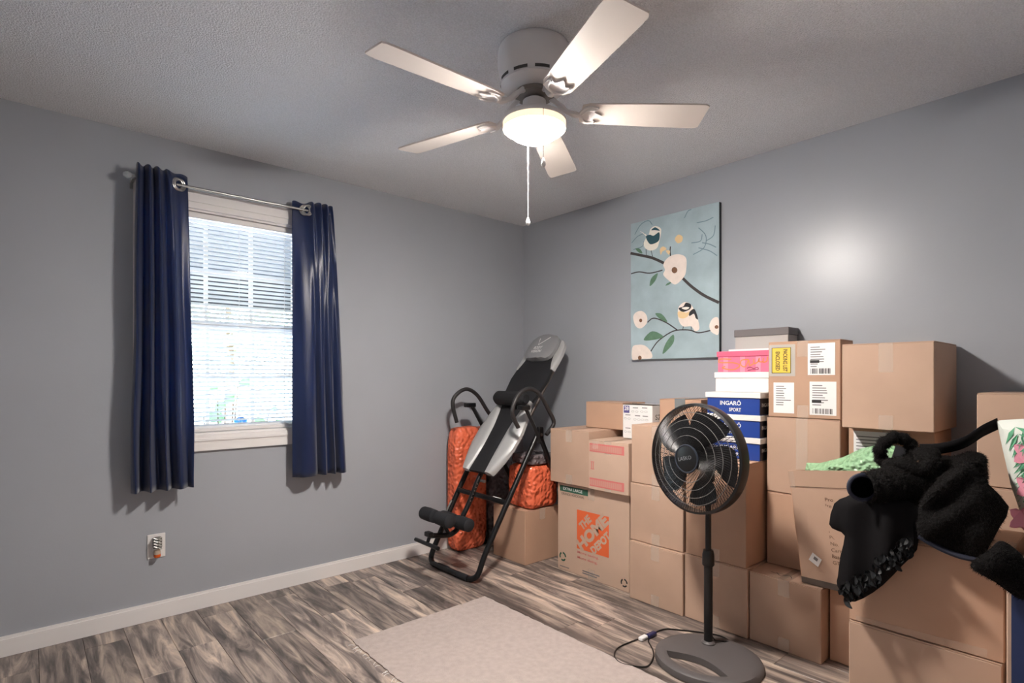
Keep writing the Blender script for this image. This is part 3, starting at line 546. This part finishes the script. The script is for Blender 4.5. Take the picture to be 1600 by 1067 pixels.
# ------------------------------------------------------------------ wrapped packages
M_ob = mat('orange_bubble_wrap', (232, 112, 78), .22, bump=1, bscale=42, voro=True, var=.12, vscale=9); M_gb = mat('grey_bubble_wrap', (112, 102, 104), .25, bump=1, bscale=42, voro=True, var=.2, vscale=9)
def lump(label, x0, x1, y0, y1, z0, z1, m, amp=.012, name='wrapped_package'):
    bm = bmesh.new(); bmesh.ops.create_cube(bm, size=1); bmesh.ops.subdivide_edges(bm, edges=bm.edges[:], cuts=9, use_grid_fill=True)
    for v in bm.verts:
        p = v.co.copy()*2; q = Vector((math.copysign(abs(p[i])**.0 if False else abs(p[i]), p[i]) for i in range(3))); L = max(abs(c) for c in p); r = (abs(p.x)**8+abs(p.y)**8+abs(p.z)**8)**(1/8.); p = p*(L/r)
        d = noise.noise(Vector((p.x*2.2+x0*9, p.y*2.2, p.z*2.2+z0)))*amp
        v.co = Vector(((x0+x1)/2+p.x*((x1-x0)/2-amp)+d, (y0+y1)/2+p.y*((y1-y0)/2-amp)+d*.6, (z0+z1)/2+p.z*((z1-z0)/2)+(d*.5 if p.z > -.9 else 0)))
        v.co.z = max(v.co.z, z0+.0008)
    me = bpy.data.meshes.new(name); bm.to_mesh(me); bm.free(); me.materials.append(m)
    for p in me.polygons: p.use_smooth = True
    o = bpy.data.objects.new(name, me); C.objects.link(o); return tag(o, label, 'package', 'bubble-wrapped packages')
lump('tall orange bubble-wrapped package leaning in the corner by the window wall', 2.215, 2.52, 3.115, 3.262, 0, .868, M_ob)
lump('grey bubble-wrapped bundle beside the tall orange package', 2.53, 2.78, 3.12, 3.262, 0, .60, M_gb)
lump('orange bubble-wrapped package on the brown box', 2.44, 2.73, 2.602, 2.862, .3525, .64, M_ob)
lump('small grey bubble-wrapped roll on the orange package', 2.47, 2.72, 2.61, 2.85, .642, .71, M_gb, .008)
# ------------------------------------------------------------------ inversion table
it = thing('inversion_table', 'folded black and silver inversion table leaning into the room corner', 'inversion table', (2.4, 2.825, 0)); yl, yr, yc = 3.062, 2.588, 2.825
def T(pts, r, name, m=M_black, par=it, n=12, lab=None): return ob(name, tube(pts, r, n), m, par, True, lab)
T(cat([(2.435, yl, .845), (2.2, yl, .452), (2.04, yl, .17), (1.985, yl, .06), (1.968, yl-.035, .024), (1.966, yl-.09, .019), (1.974, yc, .019), (1.982, yr+.09, .019), (1.985, yr+.035, .024), (2.005, yr, .06), (2.06, yr, .17), (2.235, yr, .452), (2.485, yr, .845)], 7), .0175, 'front_frame')
for (a, b_) in ((yl-.1, yl-.2), (yr+.17, yr+.07)): T([(1.972, a, .0192), (1.976, b_, .0192)], .019, 'rubber_foot', M_foam)
T(cat([(2.46, yl, .86), (2.70, yl, .44), (2.93, yl, .06), (2.955, yl-.04, .02), (2.955, yc, .019), (2.955, yr+.04, .02), (2.93, yr, .06), (2.72, yr, .44), (2.50, yr, .86)], 7), .0165, 'rear_frame')
cb = T([(2.19, yl-.015, .462), (2.232, yr+.015, .442)], .0165, 'crossbar'); T([(2.2295, yr+.135, .4465), (2.234, yr+.075, .4445)], .0178, 'label_sleeve', M_paper, cb)
for y, sx in ((yl+.012, 0), (yr-.012, .05)):
    ob('pivot_arm', tube([(2.45+sx, y, .80), (2.41+sx, y, .89), (2.325+sx, y, 1.025)], .015, 4), M_black, it)
    ob('pivot_bracket', box(2.27+sx, 2.345+sx, y-.024, y+.024, 1.015, 1.045, .006, 2), M_black, it); ob('pivot_plate', box(2.43+sx, 2.475+sx, y-.014, y+.014, .82, .9, .006), M_black, it)
    ob('bolt', lathe([(.009, -.018), (.009, .018)], (2.452+sx, y, .85), 10, 'y'), M_steel, it)
    hp = [(2.216, .912), (2.181, 1.045), (2.221, 1.11), (2.303, 1.14), (2.39, 1.098), (2.47, 1.0), (2.53, .91), (2.49, .85)] if sx == 0 else [(2.286, .91), (2.236, 1.013), (2.295, 1.119), (2.39, 1.149), (2.472, 1.109), (2.553, 1.007), (2.6, .92), (2.53, .85)]
    T(cat([(a, y+(.028 if sx == 0 else -.028), z) for a, z in hp], 7), .0135, 'handlebar', mat('handle_grip', (38, 35, 36), .5))
# bed: local frame along the board
B0, B1 = Vector((2.195, 0, .60)), Vector((2.862, 0, 1.475)); bd_ = (B1-B0).normalized(); bn_ = Vector((-bd_.z, 0, bd_.x)); BL = (B1-B0).length
def BP(s, q, h): return Vector((0, yc+q, 0))+B0+bd_*s+bn_*h     # s along, q across (+ = towards window wall), h above the board
def board(name, prof, h0, h1, m, par=it, crown=.0):
    n = len(prof); V = []; rows = []
    for (s, a, b_) in prof:
        for i in range(9):
            q = a+(b_-a)*i/8; e = abs(i/4-1); V.append(BP(s, q, h1-crown*(e**4))); 
        for i in range(9): q = a+(b_-a)*i/8; V.append(BP(s, q, h0))
    Fc = []
    for r in range(n-1):
        o0, o1 = r*18, (r+1)*18
        for i in range(8): Fc += [(o0+i, o0+i+1, o1+i+1, o1+i), (o0+9+i, o1+9+i, o1+10+i, o0+10+i)]
        Fc += [(o0, o1, o1+9, o0+9), (o0+8, o0+17, o1+17, o1+8)]
    Fc += [tuple(range(9))+tuple(range(17, 8, -1)), tuple((n-1)*18+i for i in range(9))+tuple((n-1)*18+i for i in range(17, 8, -1))]
    return ob(name, (V, Fc), m, par, True)
side = [(0, .085, .145), (.02, .083, .158), (.1, .075, .19), (.2, .072, .215), (.32, .075, .215), (.42, .09, .195), (.5, .11, .165), (.56, .13, .15)]
board('back_pad', [(0, -.088, .088), (.06, -.085, .085), (.2, -.08, .08), (.36, -.09, .09), (.5, -.125, .125), (.6, -.165, .165), (.75, -.185, .185), (.86, -.17, .17), (.95, -.15, .15), (1.02, -.14, .14)], .004, .034, mat('black_pad', (20, 20, 24), .7, bump=.1, bscale=300), crown=.01)
for sg in (1, -1): board('side_pad', [(s_, *sorted((a*sg, b_*sg))) for s_, a, b_ in side], 0, .046, M_silver2, crown=.022)
for sg in (1, -1): board('head_wing', [(s_, *sorted((a*sg, b_*sg))) for s_, a, b_ in ((.83, .165, .185), (.9, .13, .19), (.97, .11, .19), (1.05, .09, .172), (1.09, .08, .14))], -.004, .03, M_silver2, crown=.01)
hr = board('headrest', [(.90, -.06, .06), (.905, -.1, .1), (.925, -.128, .128), (.96, -.14, .14), (1.03, -.142, .142), (1.08, -.13, .13), (1.105, -.1, .1), (1.112, -.06, .06)], .034, .078, M_silver, crown=.018)
fh = lambda u, v, w=0: BP(.9+v, -u, .079+w)
ob('logo', strokes(fh, [[(-.035, .175), (-.022, .115), (.065, .18)]], .008, .0006), M_paper, hr); ob('print', text(fh, 'BODY', -.05, .078, .024, .085, w=.0006, bold=.02, shear=.2), M_paper, hr); ob('print', text(fh, 'VISION', -.058, .045, .024, .1, w=.0006, bold=.02, shear=.2), M_paper, hr)
a, b_ = BP(.545, .155, .075), BP(.545, -.155, .075); P = [a+(b_-a)*i/10 for i in range(11)]; T(P, [.03]+[.05]*9+[.03], 'lumbar_roll', mat('black_roll', (16, 16, 20), .8), n=18)
for y in (.17, -.17): T([BP(.45, y, -.012), BP(1.0, y*.92, -.012)], .011, 'bed_rail', mat('dark_steel', (92, 84, 80), .35, metal=.7))
bm_ = T(cat([(2.36, yc, .80), (2.195, yc, .575), (2.13, yc, .45), (2.065, yc, .345), (2.025, yc, .275), (1.965, yc, .247), (1.89, yc, .256), (1.82, yc, .27)], 6), .016, 'boom')
for k in range(6): p = Vector((2.168-.011*k, yc-.0165, .537-.02*k)); ob('hole_mark', lathe([(.004, -.001), (.004, .001)], p, 8, 'y'), M_steel, bm_)
T([(2.2, yc-.012, .555), (2.2, yc-.05, .555)], .01, 'pin', M_steel)
for (cx_, cz_) in ((1.868, .372), (2.008, .325)):
    rl = T([(cx_, yc+.14, cz_), (cx_, yc-.14, cz_)], .012, 'roller_axle'); 
    for a, b_ in ((.15, .012), (-.012, -.15)): ob('foam_roller', lathe([(.03, min(a, b_)), (.04, min(a, b_)+.008), (.042, (a+b_)/2), (.04, max(a, b_)-.008), (.03, max(a, b_))], (cx_, yc, cz_), 20, 'y'), M_foam, rl, True)
T([(1.868, yc, .372), (1.93, yc, .30), (1.96, yc, .25)], .011, 'roller_stem'); T([(2.008, yc, .325), (2.03, yc, .29)], .011, 'roller_stem')
T([(1.80, yc+.13, .222), (1.80, yc-.12, .222)], .012, 'foot_bar'); T([(1.80, yc, .222), (1.82, yc, .27)], .011, 'foot_post'); ob('foot_clip', box(1.80, 1.835, yc-.02, yc+.035, .262, .29, .004), M_black, it)
T([(2.13, yl-.02, .40), (2.07, yl-.02, .30)], .006, 'damper', M_steel)
# ------------------------------------------------------------------ pedestal fan
pf = thing('pedestal_fan', 'black pedestal fan with a round wire grille on a grey oval base', 'pedestal fan', (2.288, 1.277, 0)); M_base = mat('grey_fan_base', (88, 84, 84), .5, bump=.1, bscale=400)
bc = Vector((2.195, 1.225, 0)); ua = Vector((-1, 0, 0)); va = Vector((0, -1, 0)); R0 = .222
def bp(r, a, z): return bc+ua*(r*math.cos(a))+va*(r*math.sin(a))+Vector((0, 0, z))
def hole(t):   # crescent in the front half: local polar outline
    if t < .5: a = (-1+4*t)*.95; return bc+ua*(.172*math.cos(a))+va*(.172*math.sin(a))
    a = (1-4*(t-.5)); return bc+ua*(.1-.05*math.cos(a*math.pi/2))+va*(.172*math.sin(.95)*a)
N = 56; rings = []
hc = bc+ua*.108
def hp(i): return hole(((i/N)+.25) % 1)
hs = [hp(i) for i in range(N)]
def outer(i, r):
    d = (hs[i]-hc).normalized(); lo, hi = 0, 1
    for _ in range(30):
        mid = (lo+hi)/2; q = hc+d*mid-bc
        if math.hypot(q.dot(ua), q.dot(va)) < r: lo = mid
        else: hi = mid
    return hc+d*lo
V = []
prof = [(0, .003), (0, .030), (.25, .034), (.8, .032), (.93, .028), (.985, .018), (1, .004)]
for t, z in prof:
    for i in range(N): p = hs[i].lerp(outer(i, R0), t); V.append(Vector((p.x, p.y, z)))
Fc = [(j*N+i, j*N+(i+1) % N, (j+1)*N+(i+1) % N, (j+1)*N+i) for j in range(len(prof)-1) for i in range(N)]+[((len(prof)-1)*N+i, (len(prof)-1)*N+(i+1) % N, (i+1) % N, i) for i in range(N)]
ob('base', (V, Fc), M_base, pf, True)
PX_, PY_ = 2.288, 1.277
ob('collar', lathe([(.03, .03), (.03, .038), (.022, .046)], (PX_, PY_, 0), 20), M_base, pf, True)
ob('lower_pole', lathe([(.019, .035), (.019, .385)], (PX_, PY_, 0), 20), M_blackp, pf, True); ob('height_collar', lathe([(.019, .375), (.027, .385), (.026, .43), (.021, .45)], (PX_, PY_, 0), 20), M_blackp, pf, True); ob('upper_pole', lathe([(.013, .44), (.013, .78)], (PX_, PY_, 0), 16), M_blackp, pf, True)
HCn = U(1086, 716, 'x', 2.185); hy_, hz_ = HCn.y, HCn.z
MH = Matrix.Translation((2.185, hy_, hz_)) @ Matrix.Rotation(math.radians(-8), 4, 'Z') @ Matrix.Rotation(math.radians(2), 4, 'Y')
RG = .232
def hd_(name, vf, m, par=pf, sm=True, **k): return ob(name, xf(vf, MH), m, par, sm, **k)
hd_('motor', lathe([(.03, .03), (.055, .035), (.062, .06), (.06, .12), (.04, .15), (.001, .155)], (0, 0, 0), 24, 'x'), M_blackp)
hd_('neck', tube([(.085, 0, -.05), (.1, 0, -.1), tuple(MH.inverted() @ Vector((PX_, PY_, .76)))], [.03, .024, .018], 12), M_blackp)
hd_('rim', lathe([(RG-.004, -.016), (RG+.006, -.012), (RG+.009, .012), (RG+.006, .036), (RG-.004, .04), (RG-.004, -.016)], (0, 0, 0), 72, 'x', False), M_blackp)
gr = hd_('front_grille', lathe([(.058, -.05), (.056, -.058), (.04, -.062), (.001, -.063)], (0, 0, 0), 36, 'x'), M_blackp)
hd_('hub_ring', tube([(-.056, .058*math.cos(a), .058*math.sin(a)) for a in [i*math.pi/20 for i in range(40)]], .0045, 8, True), mat('dark_blue_ring', (38, 44, 54), .3), gr)
ob('print', [MH @ p for p in text(lambda u, v, w: Vector((-.0625-w, .036-u, -.012+v)), 'LASKO', 0, 0, .016, .072, w=.001, rot=.25)[0]] and (lambda t_: ([MH @ p for p in t_[0]], t_[1]))(text(lambda u, v, w: Vector((-.0625-w, .036-u, -.014+v)), 'LASKO', 0, 0, .016, .07, w=.001, rot=.25)), mat('grey_logo', (120, 120, 124), .4), gr)
def dome(r): t = r/RG; return -.052+.04*t**3
V, Fc = [], []
NW = 116
for i in range(NW):
    a = 2*math.pi*i/NW; pts = []
    for k in range(7): r = .055+(RG-.057)*k/6; w_ = a+.32*(k/6)**1.3; pts.append((dome(r), r*math.cos(w_), r*math.sin(w_)))
    V, Fc = join((V, Fc), tube(pts, .0012, 4, caps=False))
hd_('grille_wires', (V, Fc), M_black, gr, kind='stuff')
for r in (.1, .135, .168, .2): hd_('grille_ring', tube([(dome(r)-.001, r*math.cos(a), r*math.sin(a)) for a in [i*math.pi/30 for i in range(60)]], .0015, 6, True), mat('grey_wire', (110, 108, 106), .35, metal=.4), gr)
rgk = hd_('rear_grille', lathe([(.05, .075), (.056, .07), (.056, .066), (.05, .066), (.05, .075)], (0, 0, 0), 32, 'x', False), M_blackp)
V, Fc = [], []
for i in range(64):
    a = 2*math.pi*i/64; V, Fc = join((V, Fc), tube([(.07, .055*math.cos(a), .055*math.sin(a)), (.068, .15*math.cos(a+.1), .15*math.sin(a+.1)), (.036, RG*math.cos(a+.2), RG*math.sin(a+.2))], .0012, 4, caps=False))
hd_('grille_wires', (V, Fc), M_black, rgk, kind='stuff')
M_bl = mat('smoke_blade', (26, 26, 28), .3)
for k in range(5):
    a0 = 2*math.pi*k/5+.5; V = []; Fc = []
    for i in range(7):
        r = .035+(.205-.035)*i/6; hw = (.28+.25*math.sin(i/6*2.6)); 
        for j in range(5): a = a0+hw*(j/2-1)+.25*i/6; V.append((.012+.022*(j/2-1)*(1-.3*i/6), r*math.cos(a), r*math.sin(a)))
    for i in range(6):
        for j in range(4): Fc.append((i*5+j, i*5+j+1, (i+1)*5+j+1, (i+1)*5+j))
    hd_('fan_blade', (V, Fc), M_bl)
hd_('hub', lathe([(.001, -.02), (.03, -.016), (.034, .02), (.02, .035)], (0, 0, 0), 20, 'x'), M_blackp)
cz = .0045
cp = [(2.325, 1.30), (2.40, 1.30), (2.438, 1.25), (2.45, 1.31), (2.41, 1.392), (2.365, 1.458), (2.324, 1.512), (2.27, 1.528), (2.235, 1.522)]
co = ob('cord', join(tube(cat([(PX_+.028, PY_+.01, .56), (PX_+.04, PY_+.012, .40), (PX_+.026, PY_+.004, .25), (PX_+.03, PY_, .06), (2.345, 1.24, .037), (2.40, 1.22, .02), (2.435, 1.25, cz)]+[(a, b_, cz) for a, b_ in cp[3:]], 6), .0035, 6),
    tube(cat([(a, b_, cz) for a, b_ in ((2.13, 1.543), (2.03, 1.553), (1.97, 1.545), (1.915, 1.505), (1.90, 1.45), (1.95, 1.375), (2.02, 1.388), (2.09, 1.43), (2.15, 1.497), (2.18, 1.514))], 6), .0032, 6)), M_blackp, pf, True)
ob('plug', box(2.178, 2.235, 1.508, 1.532, .001, .02, .004), mat('navy_plug', (36, 36, 78), .4), co); ob('connector', box(2.128, 2.176, 1.516, 1.54, .001, .018, .004), M_paper, co)
# ------------------------------------------------------------------ clothes on the front boxes
fold = lambda k, sx, sz, amp: (lambda y, z: amp*noise.noise(Vector((y*sx+k, z*sz, k)))+amp*.5*math.sin(y*sx*3.1+z*sz*1.2+k))
dr = thing('black_dress', 'smooth black garment with a petal hem hanging over the front boxes', 'clothing', (2.06, .56, .46))
dress = c2([(.614, .84), (.65, .822), (.687, .793), (.703, .719), (.68, .703), (.655, .69), (.668, .62), (.676, .549), (.678, .516), (.645, .473), (.60, .497), (.544, .557), (.493, .632), (.455, .69), (.452, .75), (.452, .82), (.508, .842)], 2, True)
ob('skirt', inflate(dress, .014, .024, .012, 2.058, fold(3, 20, 4, .012), rim=.045), M_cloth, dr, True)
for k in range(120):
    t = rnd.uniform(.06, 1); hemy = .665+(.465-.665)*t; hemz = .49+(.70-.49)*t**1.1-.012; p = Vector((2.052-rnd.uniform(0, .035), hemy+rnd.uniform(-.012, .008), hemz+rnd.uniform(.0, .06)))
    ob('petal', leaf3(p, (rnd.uniform(-.5, .1), rnd.uniform(-.9, .6), -1), (-1, rnd.uniform(-.6, .6), 0), rnd.uniform(.02, .034), rnd.uniform(.014, .022)), M_petal, dr, True)
fj = thing('fur_jacket', 'black faux-fur jacket heaped on the front boxes', 'clothing', (2.25, .4, .70))
bodyo = c2([(.60, .80), (.61, .87), (.57, .91), (.50, .93), (.46, .962), (.40, .965), (.36, .985), (.325, .975), (.318, .93), (.318, .86), (.318, .78), (.318, .728), (.40, .722), (.55, .725)], 4, True)
ob('body', inflate(bodyo, .016, .13, .12, 2.26, fold(1, 12, 12, .03), rim=.11), M_fur, fj, True)
sl = c2([(.452, .735), (.452, .80), (.443, .845), (.401, .92), (.365, .955), (.329, .975), (.29, .92), (.243, .86), (.262, .80), (.285, .74), (.303, .697), (.345, .70), (.40, .714)], 2, True)
def slf(y, z): d = (y-.36)*.74+(z-.96)*.67; return .018*math.exp(-((d+.02)/.018)**2)+.014*math.exp(-((d+.09)/.02)**2)+.02*noise.noise(Vector((y*16, z*16, 4)))
ob('sleeve', inflate(sl, .012, .022, .012, 2.058, slf, rim=.035), M_fur, fj, True)
ob('hem_band', tube(cat([(2.05, .448, .735), (2.045, .40, .713), (2.045, .35, .699), (2.05, .306, .697)], 5), .0085, 8), mat('navy_lining', (30, 34, 52), .7), fj, True)
lo = c2([(.30, .72), (.262, .77), (.235, .80), (.19, .76), (.17, .68), (.2, .66), (.25, .69)], 4, True); ob('hanging_panel', inflate(lo, .014, .03, .015, 1.885, fold(2, 14, 14, .012), rim=.04), M_fur, fj, True)
sv = cat([(2.02, .585, .868), (2.06, .55, .872), (2.12, .50, .878), (2.2, .44, .86)], 5); ob('sleeve', tube(sv, [.044+.004*i*.5+.004*math.sin(i*2) for i in range(len(sv))], 18, caps=False), M_fur, fj, True)
cm = [Vector((2.014, .589, .868))+Vector((.36, .30, 0)).normalized().cross(Vector((0, 0, 1))).normalized()*(.042*math.cos(a))+Vector((0, 0, .04*math.sin(a))) for a in [i*math.pi/14 for i in range(28)]]
ob('cuff_shade', (cm, [tuple(range(28))]), mat('sleeve_shade', (5, 5, 6), 1, spec=0), fj); ob('cuff', tube(cm, .0065, 8, True), MATS['navy_lining'], fj, True)  # flat black disc closes the cuff; the shade inside is its colour
ob('collar', tube(cat([(2.17, .575, .94), (2.16, .578, .985), (2.18, .545, 1.02), (2.2, .51, 1.005), (2.2, .498, .965), (2.17, .53, .925)], 6, True), [.019+.003*math.sin(i*1.7) for i in range(36)], 12, True), M_fur, fj, True)
ob('lining', inflate([(.56, .94), (.545, .995), (.515, .985), (.512, .945)], .01, .006, .006, 2.2, rim=.02), mat('grey_lining', (140, 138, 142), .6), fj, True)
ob('cowl', tube(cat([(2.13, .55, .93), (2.10, .50, .945), (2.10, .455, .93), (2.11, .43, .96), (2.14, .46, .978), (2.2, .44, .97)], 5), [.022]*26, 10), M_fur, fj, True)
V, Fc = [], []
for o in [c for c in fj.children if c.name.split('.')[0] in ('body', 'sleeve', 'collar', 'cowl', 'hanging_panel')]:
    me = o.data; me.calc_loop_triangles(); L0 = fj.location
    for tr in me.loop_triangles:
        a, b_, c = [me.vertices[i].co+L0 for i in tr.vertices]; nn = Vector(tr.normal)
        if nn.x > .5: continue
        for _ in range(max(1, int(tr.area/.00001))):
            u, v = rnd.random(), rnd.random()
            if u+v > 1: u, v = 1-u, 1-v
            p = a+(b_-a)*u+(c-a)*v; d = (nn+Vector((rnd.gauss(0, .5), rnd.gauss(0, .5), rnd.gauss(-.5, .5)))).normalized()*rnd.uniform(.005, .011); w_ = d.orthogonal().normalized()*.0006
            k = len(V); V += [p-w_, p+w_, p+d]; Fc.append((k, k+1, k+2))
ob('fur_pile', (V, Fc), mat('fur_strand', (16, 12, 11), .6, spec=.15), fj, kind='stuff')
# floral tote bag
tb = thing('tote_bag', 'white tote bag with green palm leaves and pink flowers at the right edge', 'bag', (2.3, .1, .692))
bo = [(.302, 1.085), (.19, 1.10), (.05, 1.11), (-.1, 1.10), (-.14, .9), (-.12, .70), (.10, .70), (.228, .74), (.268, .888)]
ob('body', inflate(bo, .02, .05, .08, 2.3, rim=.07), mat('white_canvas', (222, 226, 218), .7), tb, True)
BO = [Vector(p) for p in bo]
def fb(u, v, w=0):   # follows the bulge of the bag front
    p = Vector((.30-u, .70+v)); d = 9
    for i in range(len(BO)):
        a, b_ = BO[i], BO[(i+1) % len(BO)]; ab = b_-a; t = max(0, min(1, (p-a).dot(ab)/ab.length_squared)); d = min(d, (p-a-ab*t).length)
    return Vector((2.3-.05*math.sqrt(1-(1-min(d/.07, 1))**2)-w*.5-.001, p.x, p.y))
M_pg = mat('palm_green', (96, 168, 128), .7); M_pp = mat('petal_pink', (230, 150, 170), .7)
for (u, v, a, L) in ((.012, .37, -1.2, .17), (.03, .36, -.7, .13), (.045, .29, -1.5, .14), (.05, .3, -.6, .13), (.045, .22, .9, .13), (.05, .16, -.9, .14), (.08, .33, .4, .1), (.10, .25, -1.2, .15), (.14, .36, -1.3, .12)):
    d = Vector((math.cos(a), math.sin(a))); nrm = Vector((-d.y, d.x)); pts = []
    for k in range(8):
        c = Vector((u+.035, v))+d*L*k/8
        ob('palm_leaf', flat(fb, [tuple(c), tuple(c+d*.012+nrm*.02), tuple(c+d*.045+nrm*.042), tuple(c+d*.022+nrm*.014)], .004), M_pg, tb); ob('palm_leaf', flat(fb, [tuple(c), tuple(c+d*.012-nrm*.02), tuple(c+d*.045-nrm*.042), tuple(c+d*.022-nrm*.014)], .004), M_pg, tb)
for u, v in ((.075, .29), (.08, .19), (.065, .09)): ob('pink_flower', flat(fb, [(u+.03*math.cos(a)*(1+.25*math.cos(5*a)), v+.036*math.sin(a)*(1+.25*math.cos(5*a))) for a in [i*math.pi/10 for i in range(20)]], .006), M_pp, tb)
V, Fc = [], []
sp = cat([(2.3, .30, 1.075), (2.28, .335, 1.05), (2.27, .38, 1.01), (2.28, .44, .985), (2.3, .50, .975)], 6)
for i, p in enumerate(sp): V += [p+Vector((-.004, 0, .018)), p+Vector((.02, 0, -.018))]
o = ob('strap', (V, [(2*i, 2*i+1, 2*i+3, 2*i+2) for i in range(len(sp)-1)]), M_cloth, tb, True); md = o.modifiers.new('thick', 'SOLIDIFY'); md.thickness = .003
